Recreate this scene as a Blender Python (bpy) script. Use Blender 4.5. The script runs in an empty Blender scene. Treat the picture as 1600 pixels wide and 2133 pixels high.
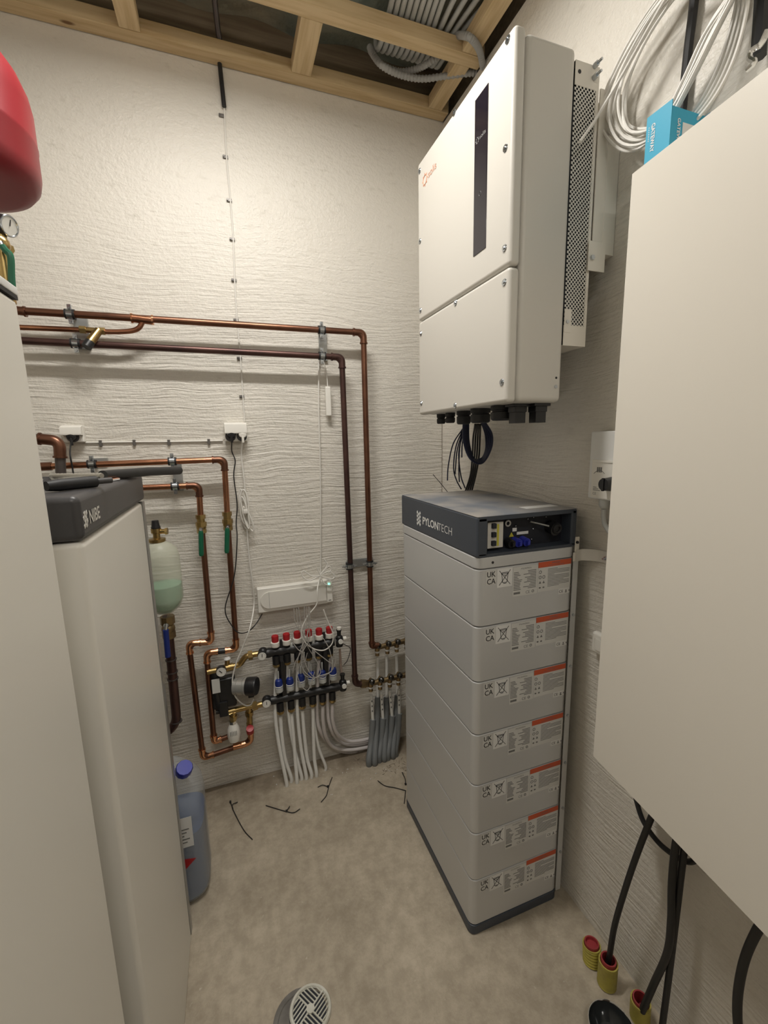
import bpy, bmesh, math, random
import numpy as np
from mathutils import Vector, Matrix
random.seed(7)
SC = bpy.context.scene
COL = SC.collection
# ------------------------------------------------------------------ camera
FPX = 896.5
CAM = np.array([0.0, 0.0, 1.54])
yaw, pitch, roll = [math.radians(a) for a in (-19.5676, 9.47, -1.17)]
_up = np.array([math.sin(roll)*math.cos(pitch), -math.cos(roll)*math.cos(pitch), -math.sin(pitch)])
_fw = np.array([0, 0, 1.0]) - _up*_up[2]; _fw /= np.linalg.norm(_fw)
_rt = np.cross(_fw, _up)
if _rt[0] < 0: _rt = -_rt
_y = _fw*math.cos(yaw) + _rt*math.sin(yaw)
_x = _rt*math.cos(yaw) - _fw*math.sin(yaw)
AX = np.array([_x, _y, _up])            # rows: room axes in camera coordinates
cam_d = bpy.data.cameras.new('camera'); cam = bpy.data.objects.new('camera', cam_d); COL.objects.link(cam)
cam_d.sensor_fit = 'HORIZONTAL'; cam_d.sensor_width = 36.0; cam_d.lens = FPX/1600*36; cam_d.clip_start = 0.01
M = Matrix.Identity(4)
for r in range(3):
    M[r][0] = AX[r][0]; M[r][1] = -AX[r][1]; M[r][2] = -AX[r][2]; M[r][3] = CAM[r]
cam.matrix_world = M
SC.camera = cam
# ------------------------------------------------------------------ light and exposure
w = bpy.data.worlds.new('world'); SC.world = w; w.use_nodes = True
w.node_tree.nodes['Background'].inputs[0].default_value = (1, .96, .9, 1)
w.node_tree.nodes['Background'].inputs[1].default_value = 0.02
def area(name, loc, sx, sy, power, col, rot=(0, 0, 0)):
    l = bpy.data.lights.new(name, 'AREA'); l.shape = 'RECTANGLE'; l.size = sx; l.size_y = sy
    l.energy = power; l.color = col
    o = bpy.data.objects.new(name, l); COL.objects.link(o); o.location = loc; o.rotation_euler = rot
    return o
LAMP = (0.05, 1.06, 2.84)
area('tube_light', (LAMP[0], LAMP[1], LAMP[2]-.006), .66, .08, 12.3, (1, .97, .925))
area('tube_light', (.1, -.70, 2.84), .66, .08, 6.0, (1, .975, .94))  # fill light for an added, unseen lamp behind the camera
SC.view_settings.view_transform = 'Standard'; SC.view_settings.look = 'None'
SC.view_settings.exposure = 0.60; SC.view_settings.gamma = 1.0
SC.view_settings.use_curve_mapping = False
# ------------------------------------------------------------------ room numbers (metres)
D = 1.895          # back wall
R = 0.98           # right wall
LW = -0.98         # left wall
FW = -1.25         # wall behind the camera
CH = 3.06          # ceiling film

def ray(u, v): return AX @ np.array([(u-800)/FPX, (v-1066.5)/FPX, 1.0])
def YP(u, v, y=D):
    d = ray(u, v); return Vector(CAM + d*(y-CAM[1])/d[1])
def XP(u, v, x=R):
    d = ray(u, v); return Vector(CAM + d*(x-CAM[0])/d[0])
def ZP(u, v, z=0):
    d = ray(u, v); return Vector(CAM + d*(z-CAM[2])/d[2])

# ------------------------------------------------------------------ materials
MATS = {}
def mat(name, col, rough=.5, metal=0., bump=None, var=None, alpha=None, trans=0., emit=None, spec=None, coat=0.):
    """bump=(scale,strength,dist[,stretch]); var=(scale, colour2, amount[,stretch])"""
    if name in MATS: return MATS[name]
    m = bpy.data.materials.new(name); m.use_nodes = True; nt = m.node_tree; N = nt.nodes; L = nt.links
    b = N['Principled BSDF']
    b.inputs['Base Color'].default_value = (*col, 1); b.inputs['Roughness'].default_value = rough
    b.inputs['Metallic'].default_value = metal; b.inputs['Transmission Weight'].default_value = trans
    if spec is not None: b.inputs['Specular IOR Level'].default_value = spec
    if coat: b.inputs['Coat Weight'].default_value = coat
    if alpha is not None: b.inputs['Alpha'].default_value = alpha
    if emit: b.inputs['Emission Color'].default_value = (*emit[0], 1); b.inputs['Emission Strength'].default_value = emit[1]
    tc = N.new('ShaderNodeTexCoord')
    def noise(scale, stretch=None, detail=4):
        n = N.new('ShaderNodeTexNoise'); n.inputs['Scale'].default_value = scale; n.inputs['Detail'].default_value = detail
        mp = N.new('ShaderNodeMapping'); L.new(tc.outputs['Object'], mp.inputs[0])
        if stretch: mp.inputs['Scale'].default_value = stretch
        L.new(mp.outputs[0], n.inputs['Vector']); return n
    if var:
        n = noise(var[0], var[3] if len(var) > 3 else None)
        rp = N.new('ShaderNodeValToRGB'); rp.color_ramp.elements[0].position = .38; rp.color_ramp.elements[1].position = .68
        rp.color_ramp.elements[0].color = (*col, 1)
        c2 = [a*(1-var[2])+b_*var[2] for a, b_ in zip(col, var[1])]
        rp.color_ramp.elements[1].color = (*c2, 1)
        L.new(n.outputs['Fac'], rp.inputs[0]); L.new(rp.outputs[0], b.inputs['Base Color'])
    if bump:
        n = noise(bump[0], bump[3] if len(bump) > 3 else None)
        bp = N.new('ShaderNodeBump'); bp.inputs['Strength'].default_value = bump[1]; bp.inputs['Distance'].default_value = bump[2]
        L.new(n.outputs['Fac'], bp.inputs['Height']); L.new(bp.outputs[0], b.inputs['Normal'])
    MATS[name] = m
    return m

def wall_mat(name, axis, col, marks=True):
    """brushed thick paint: horizontal ridges low down, stipple higher up (axis: 0 wall along x, 1 wall along y)"""
    m = bpy.data.materials.new(name); m.use_nodes = True; nt = m.node_tree; N = nt.nodes; L = nt.links
    b = N['Principled BSDF']; b.inputs['Roughness'].default_value = .42
    tc = N.new('ShaderNodeTexCoord'); sp = N.new('ShaderNodeSeparateXYZ'); L.new(tc.outputs['Object'], sp.inputs[0])
    def noise(scale, st, detail=4, dist=0):
        n = N.new('ShaderNodeTexNoise'); n.inputs['Scale'].default_value = scale; n.inputs['Detail'].default_value = detail
        n.inputs['Distortion'].default_value = dist
        mp = N.new('ShaderNodeMapping'); mp.inputs['Scale'].default_value = st
        L.new(tc.outputs['Object'], mp.inputs[0]); L.new(mp.outputs[0], n.inputs['Vector']); return n.outputs['Fac']
    def math_(op, a, c=None, clamp=False):
        n = N.new('ShaderNodeMath'); n.operation = op; n.use_clamp = clamp
        for i, s in enumerate((a, c)):
            if s is None: continue
            if isinstance(s, (int, float)): n.inputs[i].default_value = s
            else: L.new(s, n.inputs[i])
        return n.outputs[0]
    # gently wandering height so that the strokes are not ruler straight
    wob = noise(1.0, (2.2, 2.2, 2.0), 2)
    cmb = N.new('ShaderNodeCombineXYZ'); zz = math_('ADD', sp.outputs[2], math_('MULTIPLY', wob, .085))
    along = sp.outputs[0] if axis == 0 else sp.outputs[1]
    L.new(math_('MULTIPLY', along, 4.5), cmb.inputs[0]); L.new(math_('MULTIPLY', zz, 95), cmb.inputs[2])
    st = N.new('ShaderNodeTexNoise'); st.inputs['Scale'].default_value = 1.0; st.inputs['Detail'].default_value = 5
    st.inputs['Roughness'].default_value = .6
    L.new(cmb.outputs[0], st.inputs['Vector'])
    ridge = math_('POWER', st.outputs['Fac'], 1.5)
    fine = noise(130, (1, 1, 1), 3)
    mid = noise(45, (1, 1, 1.4), 4)
    # weight of strokes by height
    wgt = math_('MULTIPLY', math_('SUBTRACT', 2.55, sp.outputs[2]), 1.6, True)
    pat = math_('MULTIPLY', noise(2.0, (1, 1, 1.5), 2), 1.6)
    wgt = math_('MULTIPLY', wgt, math_('ADD', math_('MULTIPLY', pat, .7), .3), True)
    h = math_('ADD', math_('MULTIPLY', ridge, math_('MULTIPLY', wgt, 1.5)), math_('ADD', math_('MULTIPLY', fine, .34), math_('MULTIPLY', mid, .50)))
    bp = N.new('ShaderNodeBump'); bp.inputs['Strength'].default_value = .85; bp.inputs['Distance'].default_value = .0065
    L.new(h, bp.inputs['Height']); L.new(bp.outputs[0], b.inputs['Normal'])
    mx = N.new('ShaderNodeMix'); mx.data_type = 'RGBA'
    mx.inputs['A'].default_value = (*col, 1); mx.inputs['B'].default_value = (col[0]*.86, col[1]*.85, col[2]*.83, 1)
    pits = math_('MULTIPLY', math_('SUBTRACT', noise(28, (.6, .6, 1.6), 3), .60), 5, True)
    L.new(pits, mx.inputs['Factor']); L.new(mx.outputs['Result'], b.inputs['Base Color'])
    return m
W_BACK = wall_mat('painted_block_back', 0, (.715, .68, .61))
W_RIGHT = wall_mat('painted_block_side', 1, (.715, .68, .61))

def floor_mat():
    m = bpy.data.materials.new('concrete'); m.use_nodes = True; nt = m.node_tree; N = nt.nodes; L = nt.links
    b = N['Principled BSDF']; b.inputs['Roughness'].default_value = .6
    tc = N.new('ShaderNodeTexCoord')
    def noise(s, d=5, r=.6):
        n = N.new('ShaderNodeTexNoise'); n.inputs['Scale'].default_value = s; n.inputs['Detail'].default_value = d; n.inputs['Roughness'].default_value = r
        L.new(tc.outputs['Object'], n.inputs['Vector']); return n.outputs['Fac']
    r1 = N.new('ShaderNodeValToRGB'); e = r1.color_ramp.elements
    e[0].position = .30; e[0].color = (.37, .315, .235, 1); e[1].position = .72; e[1].color = (.57, .495, .385, 1)
    L.new(noise(3.2), r1.inputs[0])
    r2 = N.new('ShaderNodeValToRGB'); e = r2.color_ramp.elements
    e[0].position = .40; e[0].color = (.80, .79, .77, 1); e[1].position = .62; e[1].color = (1, 1, 1, 1)
    L.new(noise(26, 6, .7), r2.inputs[0])
    mx = N.new('ShaderNodeMix'); mx.data_type = 'RGBA'; mx.blend_type = 'MULTIPLY'; mx.inputs['Factor'].default_value = 1
    L.new(r1.outputs[0], mx.inputs['A']); L.new(r2.outputs[0], mx.inputs['B'])
    sy = N.new('ShaderNodeSeparateXYZ'); L.new(tc.outputs['Object'], sy.inputs[0])
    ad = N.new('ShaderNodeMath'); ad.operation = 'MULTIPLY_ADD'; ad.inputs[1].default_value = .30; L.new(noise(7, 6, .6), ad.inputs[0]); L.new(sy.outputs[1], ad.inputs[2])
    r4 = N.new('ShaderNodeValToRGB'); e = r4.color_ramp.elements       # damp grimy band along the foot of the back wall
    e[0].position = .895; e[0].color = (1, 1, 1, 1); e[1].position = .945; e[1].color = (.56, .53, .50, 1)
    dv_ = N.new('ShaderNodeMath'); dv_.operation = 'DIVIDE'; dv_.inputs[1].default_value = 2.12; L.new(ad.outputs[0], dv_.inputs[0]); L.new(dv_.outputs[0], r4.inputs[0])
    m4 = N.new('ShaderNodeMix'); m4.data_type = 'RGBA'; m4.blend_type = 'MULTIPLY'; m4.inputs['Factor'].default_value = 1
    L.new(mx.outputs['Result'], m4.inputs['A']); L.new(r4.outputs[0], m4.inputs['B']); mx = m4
    # pale flecks
    r3 = N.new('ShaderNodeValToRGB'); e = r3.color_ramp.elements
    e[0].position = .70; e[0].color = (0, 0, 0, 1); e[1].position = .78; e[1].color = (1, 1, 1, 1)
    L.new(noise(60, 2, .5), r3.inputs[0])
    m2 = N.new('ShaderNodeMix'); m2.data_type = 'RGBA'; m2.inputs['B'].default_value = (.62, .57, .48, 1)
    mm = N.new('ShaderNodeMath'); mm.operation = 'MULTIPLY'; mm.inputs[1].default_value = .5; L.new(r3.outputs[0], mm.inputs[0])
    L.new(mm.outputs[0], m2.inputs['Factor']); L.new(mx.outputs['Result'], m2.inputs['A'])
    L.new(m2.outputs['Result'], b.inputs['Base Color'])
    bp = N.new('ShaderNodeBump'); bp.inputs['Strength'].default_value = .5; bp.inputs['Distance'].default_value = .003
    L.new(noise(70), bp.inputs['Height']); L.new(bp.outputs[0], b.inputs['Normal'])
    return m

def wood_mat(name, c1, c2, axis=0):
    m = bpy.data.materials.new(name); m.use_nodes = True; nt = m.node_tree; N = nt.nodes; L = nt.links
    b = N['Principled BSDF']; b.inputs['Roughness'].default_value = .65
    tc = N.new('ShaderNodeTexCoord'); mp = N.new('ShaderNodeMapping'); L.new(tc.outputs['Object'], mp.inputs[0])
    mp.inputs['Scale'].default_value = (1.5, 26, 26) if axis == 0 else (26, 1.5, 26)
    n = N.new('ShaderNodeTexNoise'); n.inputs['Scale'].default_value = 2.5; n.inputs['Detail'].default_value = 5; L.new(mp.outputs[0], n.inputs['Vector'])
    rp = N.new('ShaderNodeValToRGB'); e = rp.color_ramp.elements
    e[0].position = .33; e[0].color = (*c2, 1); e[1].position = .6; e[1].color = (*c1, 1)
    L.new(n.outputs['Fac'], rp.inputs[0])
    # knots
    mp2 = N.new('ShaderNodeMapping'); L.new(tc.outputs['Object'], mp2.inputs[0]); mp2.inputs['Scale'].default_value = (3.3, 9, 9) if axis == 0 else (9, 3.3, 9)
    v = N.new('ShaderNodeTexVoronoi'); v.inputs['Scale'].default_value = 1.4; L.new(mp2.outputs[0], v.inputs['Vector'])
    r2 = N.new('ShaderNodeValToRGB'); e = r2.color_ramp.elements; e[0].position = .06; e[0].color = (1, 1, 1, 1); e[1].position = .12; e[1].color = (0, 0, 0, 1)
    L.new(v.outputs['Distance'], r2.inputs[0])
    mx = N.new('ShaderNodeMix'); mx.data_type = 'RGBA'; mx.inputs['B'].default_value = (c2[0]*.35, c2[1]*.25, c2[2]*.2, 1)
    L.new(r2.outputs[0], mx.inputs['Factor']); L.new(rp.outputs[0], mx.inputs['A']); L.new(mx.outputs['Result'], b.inputs['Base Color'])
    return m
WOODX = wood_mat('pine_along_x', (.66, .51, .30), (.52, .37, .19), 0)
WOODY = wood_mat('pine_along_y', (.66, .51, .30), (.52, .37, .19), 1)
BOARD = wood_mat('brown_board', (.21, .165, .11), (.15, .11, .07), 0)

def perf_mat():
    m = bpy.data.materials.new('perforated_white_steel'); m.use_nodes = True; nt = m.node_tree; N = nt.nodes; L = nt.links
    b = N['Principled BSDF']; b.inputs['Base Color'].default_value = (.66, .64, .58, 1); b.inputs['Roughness'].default_value = .5
    tc = N.new('ShaderNodeTexCoord'); sp = N.new('ShaderNodeSeparateXYZ'); L.new(tc.outputs['Object'], sp.inputs[0])
    cb = N.new('ShaderNodeCombineXYZ'); L.new(sp.outputs[0], cb.inputs[0]); L.new(sp.outputs[2], cb.inputs[1])
    mp = N.new('ShaderNodeMapping'); mp.inputs['Rotation'].default_value = (0, 0, math.radians(45)); L.new(cb.outputs[0], mp.inputs[0])
    v = N.new('ShaderNodeTexVoronoi'); v.voronoi_dimensions = '2D'; v.inputs['Randomness'].default_value = 0; v.inputs['Scale'].default_value = 1/.0074
    L.new(mp.outputs[0], v.inputs['Vector'])
    c = N.new('ShaderNodeMath'); c.operation = 'GREATER_THAN'; c.inputs[1].default_value = .36
    L.new(v.outputs['Distance'], c.inputs[0]); L.new(c.outputs[0], b.inputs['Alpha'])
    return m
PERF = perf_mat()

WHITE = mat('white_powder_coat', (.625, .60, .545), .42, bump=(900, .12, .0006))
WHITE2 = mat('offwhite_cabinet', (.76, .72, .64), .38, bump=(500, .08, .0006))
UNITW = mat('white_unit_panel', (.80, .775, .71), .3, bump=(3, .08, .004))
PLAST = mat('white_plastic', (.80, .78, .72), .35)
LGREY = mat('light_grey_module', (.61, .615, .615), .38, metal=.35, bump=(700, .1, .0006))
LGREYS = mat('light_grey_module_side', (.50, .51, .50), .42, metal=.25, bump=(700, .1, .0006))
SLATE = mat('dark_slate_blue', (.050, .060, .078), .42, bump=(800, .15, .0006))
SLATETOP = mat('dusty_slate_top', (.16, .175, .20), .5, var=(7, (.42, .38, .33), .75), bump=(500, .1, .0006))
BLACK = mat('black_plastic', (.012, .012, .013), .38)
BLACKR = mat('black_rubber', (.010, .010, .011), .55)
CHAR = mat('charcoal_plastic', (.055, .053, .055), .4, bump=(600, .1, .0005))
GLASSB = mat('black_glass', (.015, .012, .018), .08)
DARK = mat('dark_interior', (.012, .014, .022), .6)
STEEL = mat('zinc_steel', (.50, .53, .56), .22, metal=1)
RAILM = mat('galvanised_rail', (.42, .43, .42), .45, metal=.8)
COPPER = mat('copper', (.52, .25, .145), .27, metal=1, var=(9, (.24, .10, .06), .85, (1, 1, .5)))
COPPERB = mat('bright_copper', (.80, .42, .24), .2, metal=1, var=(14, (.45, .2, .1), .6))
COPPERD = mat('aged_copper', (.24, .115, .072), .33, metal=.9, var=(8, (.13, .06, .04), .9))
DARKP = mat('dark_brown_pipe', (.12, .065, .055), .36, metal=.75, var=(6, (.05, .03, .03), .8))
GREYP = mat('grey_brown_pipe', (.10, .085, .08), .4, metal=.5)
BRASS = mat('brass', (.50, .37, .16), .30, metal=1, var=(20, (.35, .22, .08), .7))
BRASSD = mat('dull_brass', (.34, .25, .13), .35, metal=.9, var=(20, (.16, .11, .06), .8))
CHROME = mat('chrome', (.8, .8, .8), .08, metal=1)
GREEN = mat('green_vinyl', (.008, .12, .06), .35)
BLUE = mat('blue_vinyl', (.012, .03, .20), .35)
BLUEC = mat('blue_cap_plastic', (.025, .035, .36), .35)
REDT = mat('red_gloss_steel', (.22, .008, .014), .42)
REDC = mat('red_cap', (.42, .015, .02), .4)
PEX = mat('white_pex', (.76, .755, .72), .35)
PEXP = mat('pinkish_pex', (.60, .56, .545), .35)
GCOND = mat('grey_conduit', (.17, .18, .182), .55, bump=(300, .1, .001))
GCABLE = mat('pale_grey_conduit', (.50, .51, .49), .5)
CORR = mat('grey_corrugated', (.36, .36, .35), .45)
WCABLE = mat('white_cable', (.76, .74, .69), .45)
BCABLE = mat('black_cable', (.012, .012, .013), .5)
BLCABLE = mat('dark_blue_cable', (.010, .016, .05), .35)
TWIRE = mat('thin_grey_wire', (.45, .43, .40), .5)
TEAL = mat('turquoise_card', (.035, .37, .56), .5)
ORANGE = mat('orange_label', (.60, .10, .035), .45)
LABELW = mat('label_white', (.76, .76, .74), .5)
LABELG = mat('label_grey', (.66, .655, .625), .5)
INK = mat('ink', (.015, .015, .016), .6)
INKG = mat('grey_ink', (.17, .17, .165), .6)
PRW = mat('print_white', (.80, .80, .78), .5)
PRO = mat('print_orange', (.66, .30, .18), .5)
PRS = mat('print_silver', (.62, .60, .55), .4)
YEL = mat('yellow_plastic', (.44, .38, .07), .5, var=(30, (.25, .20, .06), .6))
REDP = mat('red_plastic', (.33, .035, .04), .5, var=(30, (.18, .03, .03), .6))
DIAL = mat('dial_face', (.78, .77, .72), .3)
WARNY = mat('warning_yellow', (.55, .50, .05), .5)
PEAB = mat('pump_silver', (.55, .55, .52), .35, metal=.7)
MARK = mat('plaster_stain', (.22, .17, .12), .8)
FLOORM = floor_mat()
FILM = mat('insulation_film', (.20, .235, .205), .35, var=(5, (.44, .40, .30), .8), bump=(9, .9, .03))
LIQG = mat('green_glycol', (.22, .50, .34), .25)
MILKIN = mat('milky_lining', (.70, .71, .60), .6)
LIQB = mat('blue_liquid', (.045, .085, .19), .3)
def haze_plastic(name, col, op):
    m = bpy.data.materials.new(name); m.use_nodes = True; nt = m.node_tree; N = nt.nodes; L = nt.links
    b = N['Principled BSDF']; b.inputs['Base Color'].default_value = (*col, 1); b.inputs['Roughness'].default_value = .35
    b.inputs['Alpha'].default_value = op
    return m
MILKY = haze_plastic('milky_plastic', (.74, .76, .62), .42)
JUG = haze_plastic('jug_plastic', (.66, .70, .72), .30)
LEDG = mat('led_green', (.1, .9, .6), .4, emit=((.15, 1, .6), 2.2))
GLOW = mat('lamp_diffuser', (.9, .9, .9), .4, emit=((1, .93, .82), 9.0))

# ------------------------------------------------------------------ mesh builder
def frame_from(n):
    n = Vector(n).normalized(); a = Vector((0, 0, 1)) if abs(n.z) < .9 else Vector((1, 0, 0))
    u = n.cross(a).normalized(); return u, n.cross(u).normalized(), n
class MB:
    def __init__(s): s.v = []; s.f = []
    def add(s, vs, fs):
        o = len(s.v); s.v += [Vector(p) for p in vs]; s.f += [tuple(i+o for i in f) for f in fs]; return s
    def box(s, a, b, bev=0, seg=2, mtx=None):
        bm = bmesh.new(); bmesh.ops.create_cube(bm, size=1)
        lo = Vector([min(p, q) for p, q in zip(a, b)]); hi = Vector([max(p, q) for p, q in zip(a, b)])
        for v in bm.verts: v.co = Vector([(lo[i]+hi[i])/2 + v.co[i]*(hi[i]-lo[i]) for i in range(3)])
        if bev > 0: bmesh.ops.bevel(bm, geom=bm.edges[:], offset=bev, segments=seg, profile=.5, affect='EDGES')
        if mtx: bm.transform(mtx)
        bm.verts.index_update()
        s.add([v.co.copy() for v in bm.verts], [[v.index for v in f.verts] for f in bm.faces]); bm.free(); return s
    def tube(s, path, r, n=12, cap=True, rf=None):
        P = [Vector(p) for p in path]; m = len(P); T = []
        for i in range(m):
            t = (P[min(i+1, m-1)]-P[max(i-1, 0)]); T.append(t.normalized() if t.length > 1e-9 else (T[-1] if T else Vector((0, 0, 1))))
        u, v, _ = frame_from(T[0]); vs = []; fs = []
        for i in range(m):
            if i:
                q = T[i-1].rotation_difference(T[i]); u = (q @ u); u = (u - T[i]*u.dot(T[i])).normalized(); v = T[i].cross(u)
            rr = rf(i/(m-1)) if rf else r
            for k in range(n):
                a = 2*math.pi*k/n; vs.append(P[i] + (u*math.cos(a)+v*math.sin(a))*rr)
        for i in range(m-1):
            for k in range(n):
                k2 = (k+1) % n; fs.append((i*n+k, i*n+k2, (i+1)*n+k2, (i+1)*n+k))
        if cap: fs.append(tuple(reversed(range(n)))); fs.append(tuple((m-1)*n+k for k in range(n)))
        return s.add(vs, fs)
    def cyl(s, a, b, r, n=16, r2=None):
        a = Vector(a); b = Vector(b); u, v, w_ = frame_from(b-a); r2 = r if r2 is None else r2
        vs = [a+(u*math.cos(2*math.pi*k/n)+v*math.sin(2*math.pi*k/n))*r for k in range(n)] + [b+(u*math.cos(2*math.pi*k/n)+v*math.sin(2*math.pi*k/n))*r2 for k in range(n)]
        fs = [(k, (k+1) % n, n+(k+1) % n, n+k) for k in range(n)] + [tuple(reversed(range(n))), tuple(range(n, 2*n))]
        return s.add(vs, fs)
    def lathe(s, prof, o, axis=(0, 0, 1), n=28):
        """prof: (r,h) from start to end"""
        o = Vector(o); u, v, w_ = frame_from(axis); vs = []; fs = []
        for r, h in prof:
            for k in range(n): vs.append(o + w_*h + (u*math.cos(2*math.pi*k/n)+v*math.sin(2*math.pi*k/n))*max(r, 1e-5))
        for i in range(len(prof)-1):
            for k in range(n): fs.append((i*n+k, i*n+(k+1) % n, (i+1)*n+(k+1) % n, (i+1)*n+k))
        fs.append(tuple(reversed(range(n)))); fs.append(tuple((len(prof)-1)*n+k for k in range(n)))
        return s.add(vs, fs)
    def sphere(s, c, r, n=16, sz=1):
        return s.lathe([(r*math.sin(math.pi*i/10), -r*sz*math.cos(math.pi*i/10)) for i in range(11)], c, (0, 0, 1), n)
    def ring(s, c, axis, r, t, n=24, m=8):
        u, v, w_ = frame_from(axis); c = Vector(c)
        p = [c+(u*math.cos(2*math.pi*k/n)+v*math.sin(2*math.pi*k/n))*r for k in range(n)]
        vs = []; fs = []
        for k in range(n):
            d = (p[k]-c).normalized()
            for j in range(m): a = 2*math.pi*j/m; vs.append(p[k]+(d*math.cos(a)+w_*math.sin(a))*t)
        for k in range(n):
            for j in range(m): fs.append((k*m+j, k*m+(j+1) % m, ((k+1) % n)*m+(j+1) % m, ((k+1) % n)*m+j))
        return s.add(vs, fs)
    def loft(s, secs, n=32):
        """secs: (z, cx, cy, hx, hy, exponent)"""
        vs = []; fs = []
        for z, cx, cy, hx, hy, e in secs:
            for k in range(n):
                a = 2*math.pi*k/n; c, q = math.cos(a), math.sin(a)
                vs.append((cx+hx*math.copysign(abs(c)**(2/e), c), cy+hy*math.copysign(abs(q)**(2/e), q), z))
        for i in range(len(secs)-1):
            for k in range(n): fs.append((i*n+k, i*n+(k+1) % n, (i+1)*n+(k+1) % n, (i+1)*n+k))
        fs.append(tuple(reversed(range(n)))); fs.append(tuple((len(secs)-1)*n+k for k in range(n)))
        return s.add(vs, fs)
    def plate(s, o, right, up, pts, t):
        """flat prism: 2-D outline pts at o, thickness t along right x up"""
        o = Vector(o); rt = Vector(right).normalized(); up = Vector(up).normalized(); nn = rt.cross(up)
        n = len(pts); vs = [o+rt*a+up*b for a, b in pts]+[o+rt*a+up*b+nn*t for a, b in pts]
        fs = [tuple(reversed(range(n))), tuple(range(n, 2*n))]+[(k, (k+1) % n, n+(k+1) % n, n+k) for k in range(n)]
        return s.add(vs, fs)
    def rect(s, o, right, up, a0, b0, a1, b1, t=.0004): return s.plate(o, right, up, [(a0, b0), (a1, b0), (a1, b1), (a0, b1)], t)
    def mesh(s, name, material, off=Vector((0, 0, 0)), ang=38):
        me = bpy.data.meshes.new(name); me.from_pydata([tuple(v-off) for v in s.v], [], s.f); me.materials.append(material)
        bm = bmesh.new(); bm.from_mesh(me); bmesh.ops.recalc_face_normals(bm, faces=bm.faces); bm.to_mesh(me); bm.free()
        for p in me.polygons: p.use_smooth = True
        me.set_sharp_from_angle(angle=math.radians(ang)); me.update(); return me
def wn(o):
    if len(o.data.polygons) < 600 and o.name not in ('floor', 'ceiling'):
        m = o.modifiers.new('normals', 'WEIGHTED_NORMAL'); m.keep_sharp = True; m.weight = 100; m.mode = 'FACE_AREA'
    return o

LOCS = {}
def tag(o, label=None, cat=None, group=None, kind=None):
    if label: o['label'] = label
    if cat: o['category'] = cat
    if group: o['group'] = group
    if kind: o['kind'] = kind
    return o
def thing(name, label, cat, loc, group=None):
    o = bpy.data.objects.new(name, None); COL.objects.link(o); o.location = loc; o.empty_display_size = .05
    LOCS[o.name] = Vector(loc); return tag(o, label, cat, group)
def part(name, mb, m, parent, label=None, kind=None, ang=38):
    off = LOCS[parent.name]; o = bpy.data.objects.new(name, mb.mesh(name, m, off, ang)); COL.objects.link(o); o.parent = parent; wn(o)
    LOCS[o.name] = off
    if label: o['label'] = label
    if kind: o['kind'] = kind
    return o
def solo(name, mb, m, label, cat, group=None, kind=None, ang=38):
    xs = [v.x for v in mb.v]; ys = [v.y for v in mb.v]; zs = [v.z for v in mb.v]
    off = Vector(((min(xs)+max(xs))/2, (min(ys)+max(ys))/2, min(zs)))
    o = bpy.data.objects.new(name, mb.mesh(name, m, off, ang)); COL.objects.link(o); o.location = off; LOCS[o.name] = off; wn(o)
    return tag(o, label, cat, group, kind)
def struct(name, mb, m):
    o = bpy.data.objects.new(name, mb.mesh(name, m)); COL.objects.link(o); o['kind'] = 'structure'; LOCS[o.name] = Vector((0, 0, 0)); return o
def copy_tree(o, parent=None):
    c = o.copy(); COL.objects.link(c)
    if parent: c.parent = parent
    for ch in list(o.children): copy_tree(ch, c)
    return c
def fillet(P, r, seg=6):
    P = [Vector(p) for p in P]; out = [P[0]]
    for i in range(1, len(P)-1):
        a = (P[i-1]-P[i]); b = (P[i+1]-P[i]); d = min(r, a.length*.49, b.length*.49)
        p0 = P[i]+a.normalized()*d; p1 = P[i]+b.normalized()*d
        for k in range(seg+1):
            t = k/seg; out.append(p0*(1-t)**2+P[i]*2*t*(1-t)+p1*t*t)
    out.append(P[-1]); return out
def smooth(P, n=8):
    P = [Vector(p) for p in P]; Q = [P[0]*2-P[1]]+P+[P[-1]*2-P[-2]]; out = []
    for i in range(1, len(Q)-2):
        for k in range(n):
            t = k/n; a, b, c, d = Q[i-1], Q[i], Q[i+1], Q[i+2]
            out.append(.5*((2*b)+(-a+c)*t+(2*a-5*b+4*c-d)*t*t+(-a+3*b-3*c+d)*t*t*t))
    out.append(P[-1]); return out
def text_mb(mb, txt, o, right, up, size, t=.0005, bold=0., width=None, shear=0.):
    """lettering of a given cap height laid on a surface; width squeezes it"""
    cu = bpy.data.curves.new('lettering', 'FONT'); cu.body = txt; cu.size = 1; cu.offset = bold; cu.shear = shear; cu.resolution_u = 3
    ob = bpy.data.objects.new('lettering', cu); COL.objects.link(ob)
    dg = bpy.context.evaluated_depsgraph_get(); me = bpy.data.meshes.new_from_object(ob.evaluated_get(dg))
    vs = [v.co.copy() for v in me.vertices]; fs = [tuple(p.vertices) for p in me.polygons]
    bpy.data.objects.remove(ob); bpy.data.curves.remove(cu); bpy.data.meshes.remove(me)
    if not vs: return 0
    x0 = min(v.x for v in vs); x1 = max(v.x for v in vs); k = size/.7
    kx = k if width is None else width/(x1-x0)
    o = Vector(o); rt = Vector(right).normalized(); u_ = Vector(up).normalized(); nn = rt.cross(u_)
    mb.add([o+rt*(v.x-x0)*kx+u_*v.y*k+nn*t for v in vs], fs); return (x1-x0)*kx

X3, Y3, Z3 = Vector((1, 0, 0)), Vector((0, 1, 0)), Vector((0, 0, 1))
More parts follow.
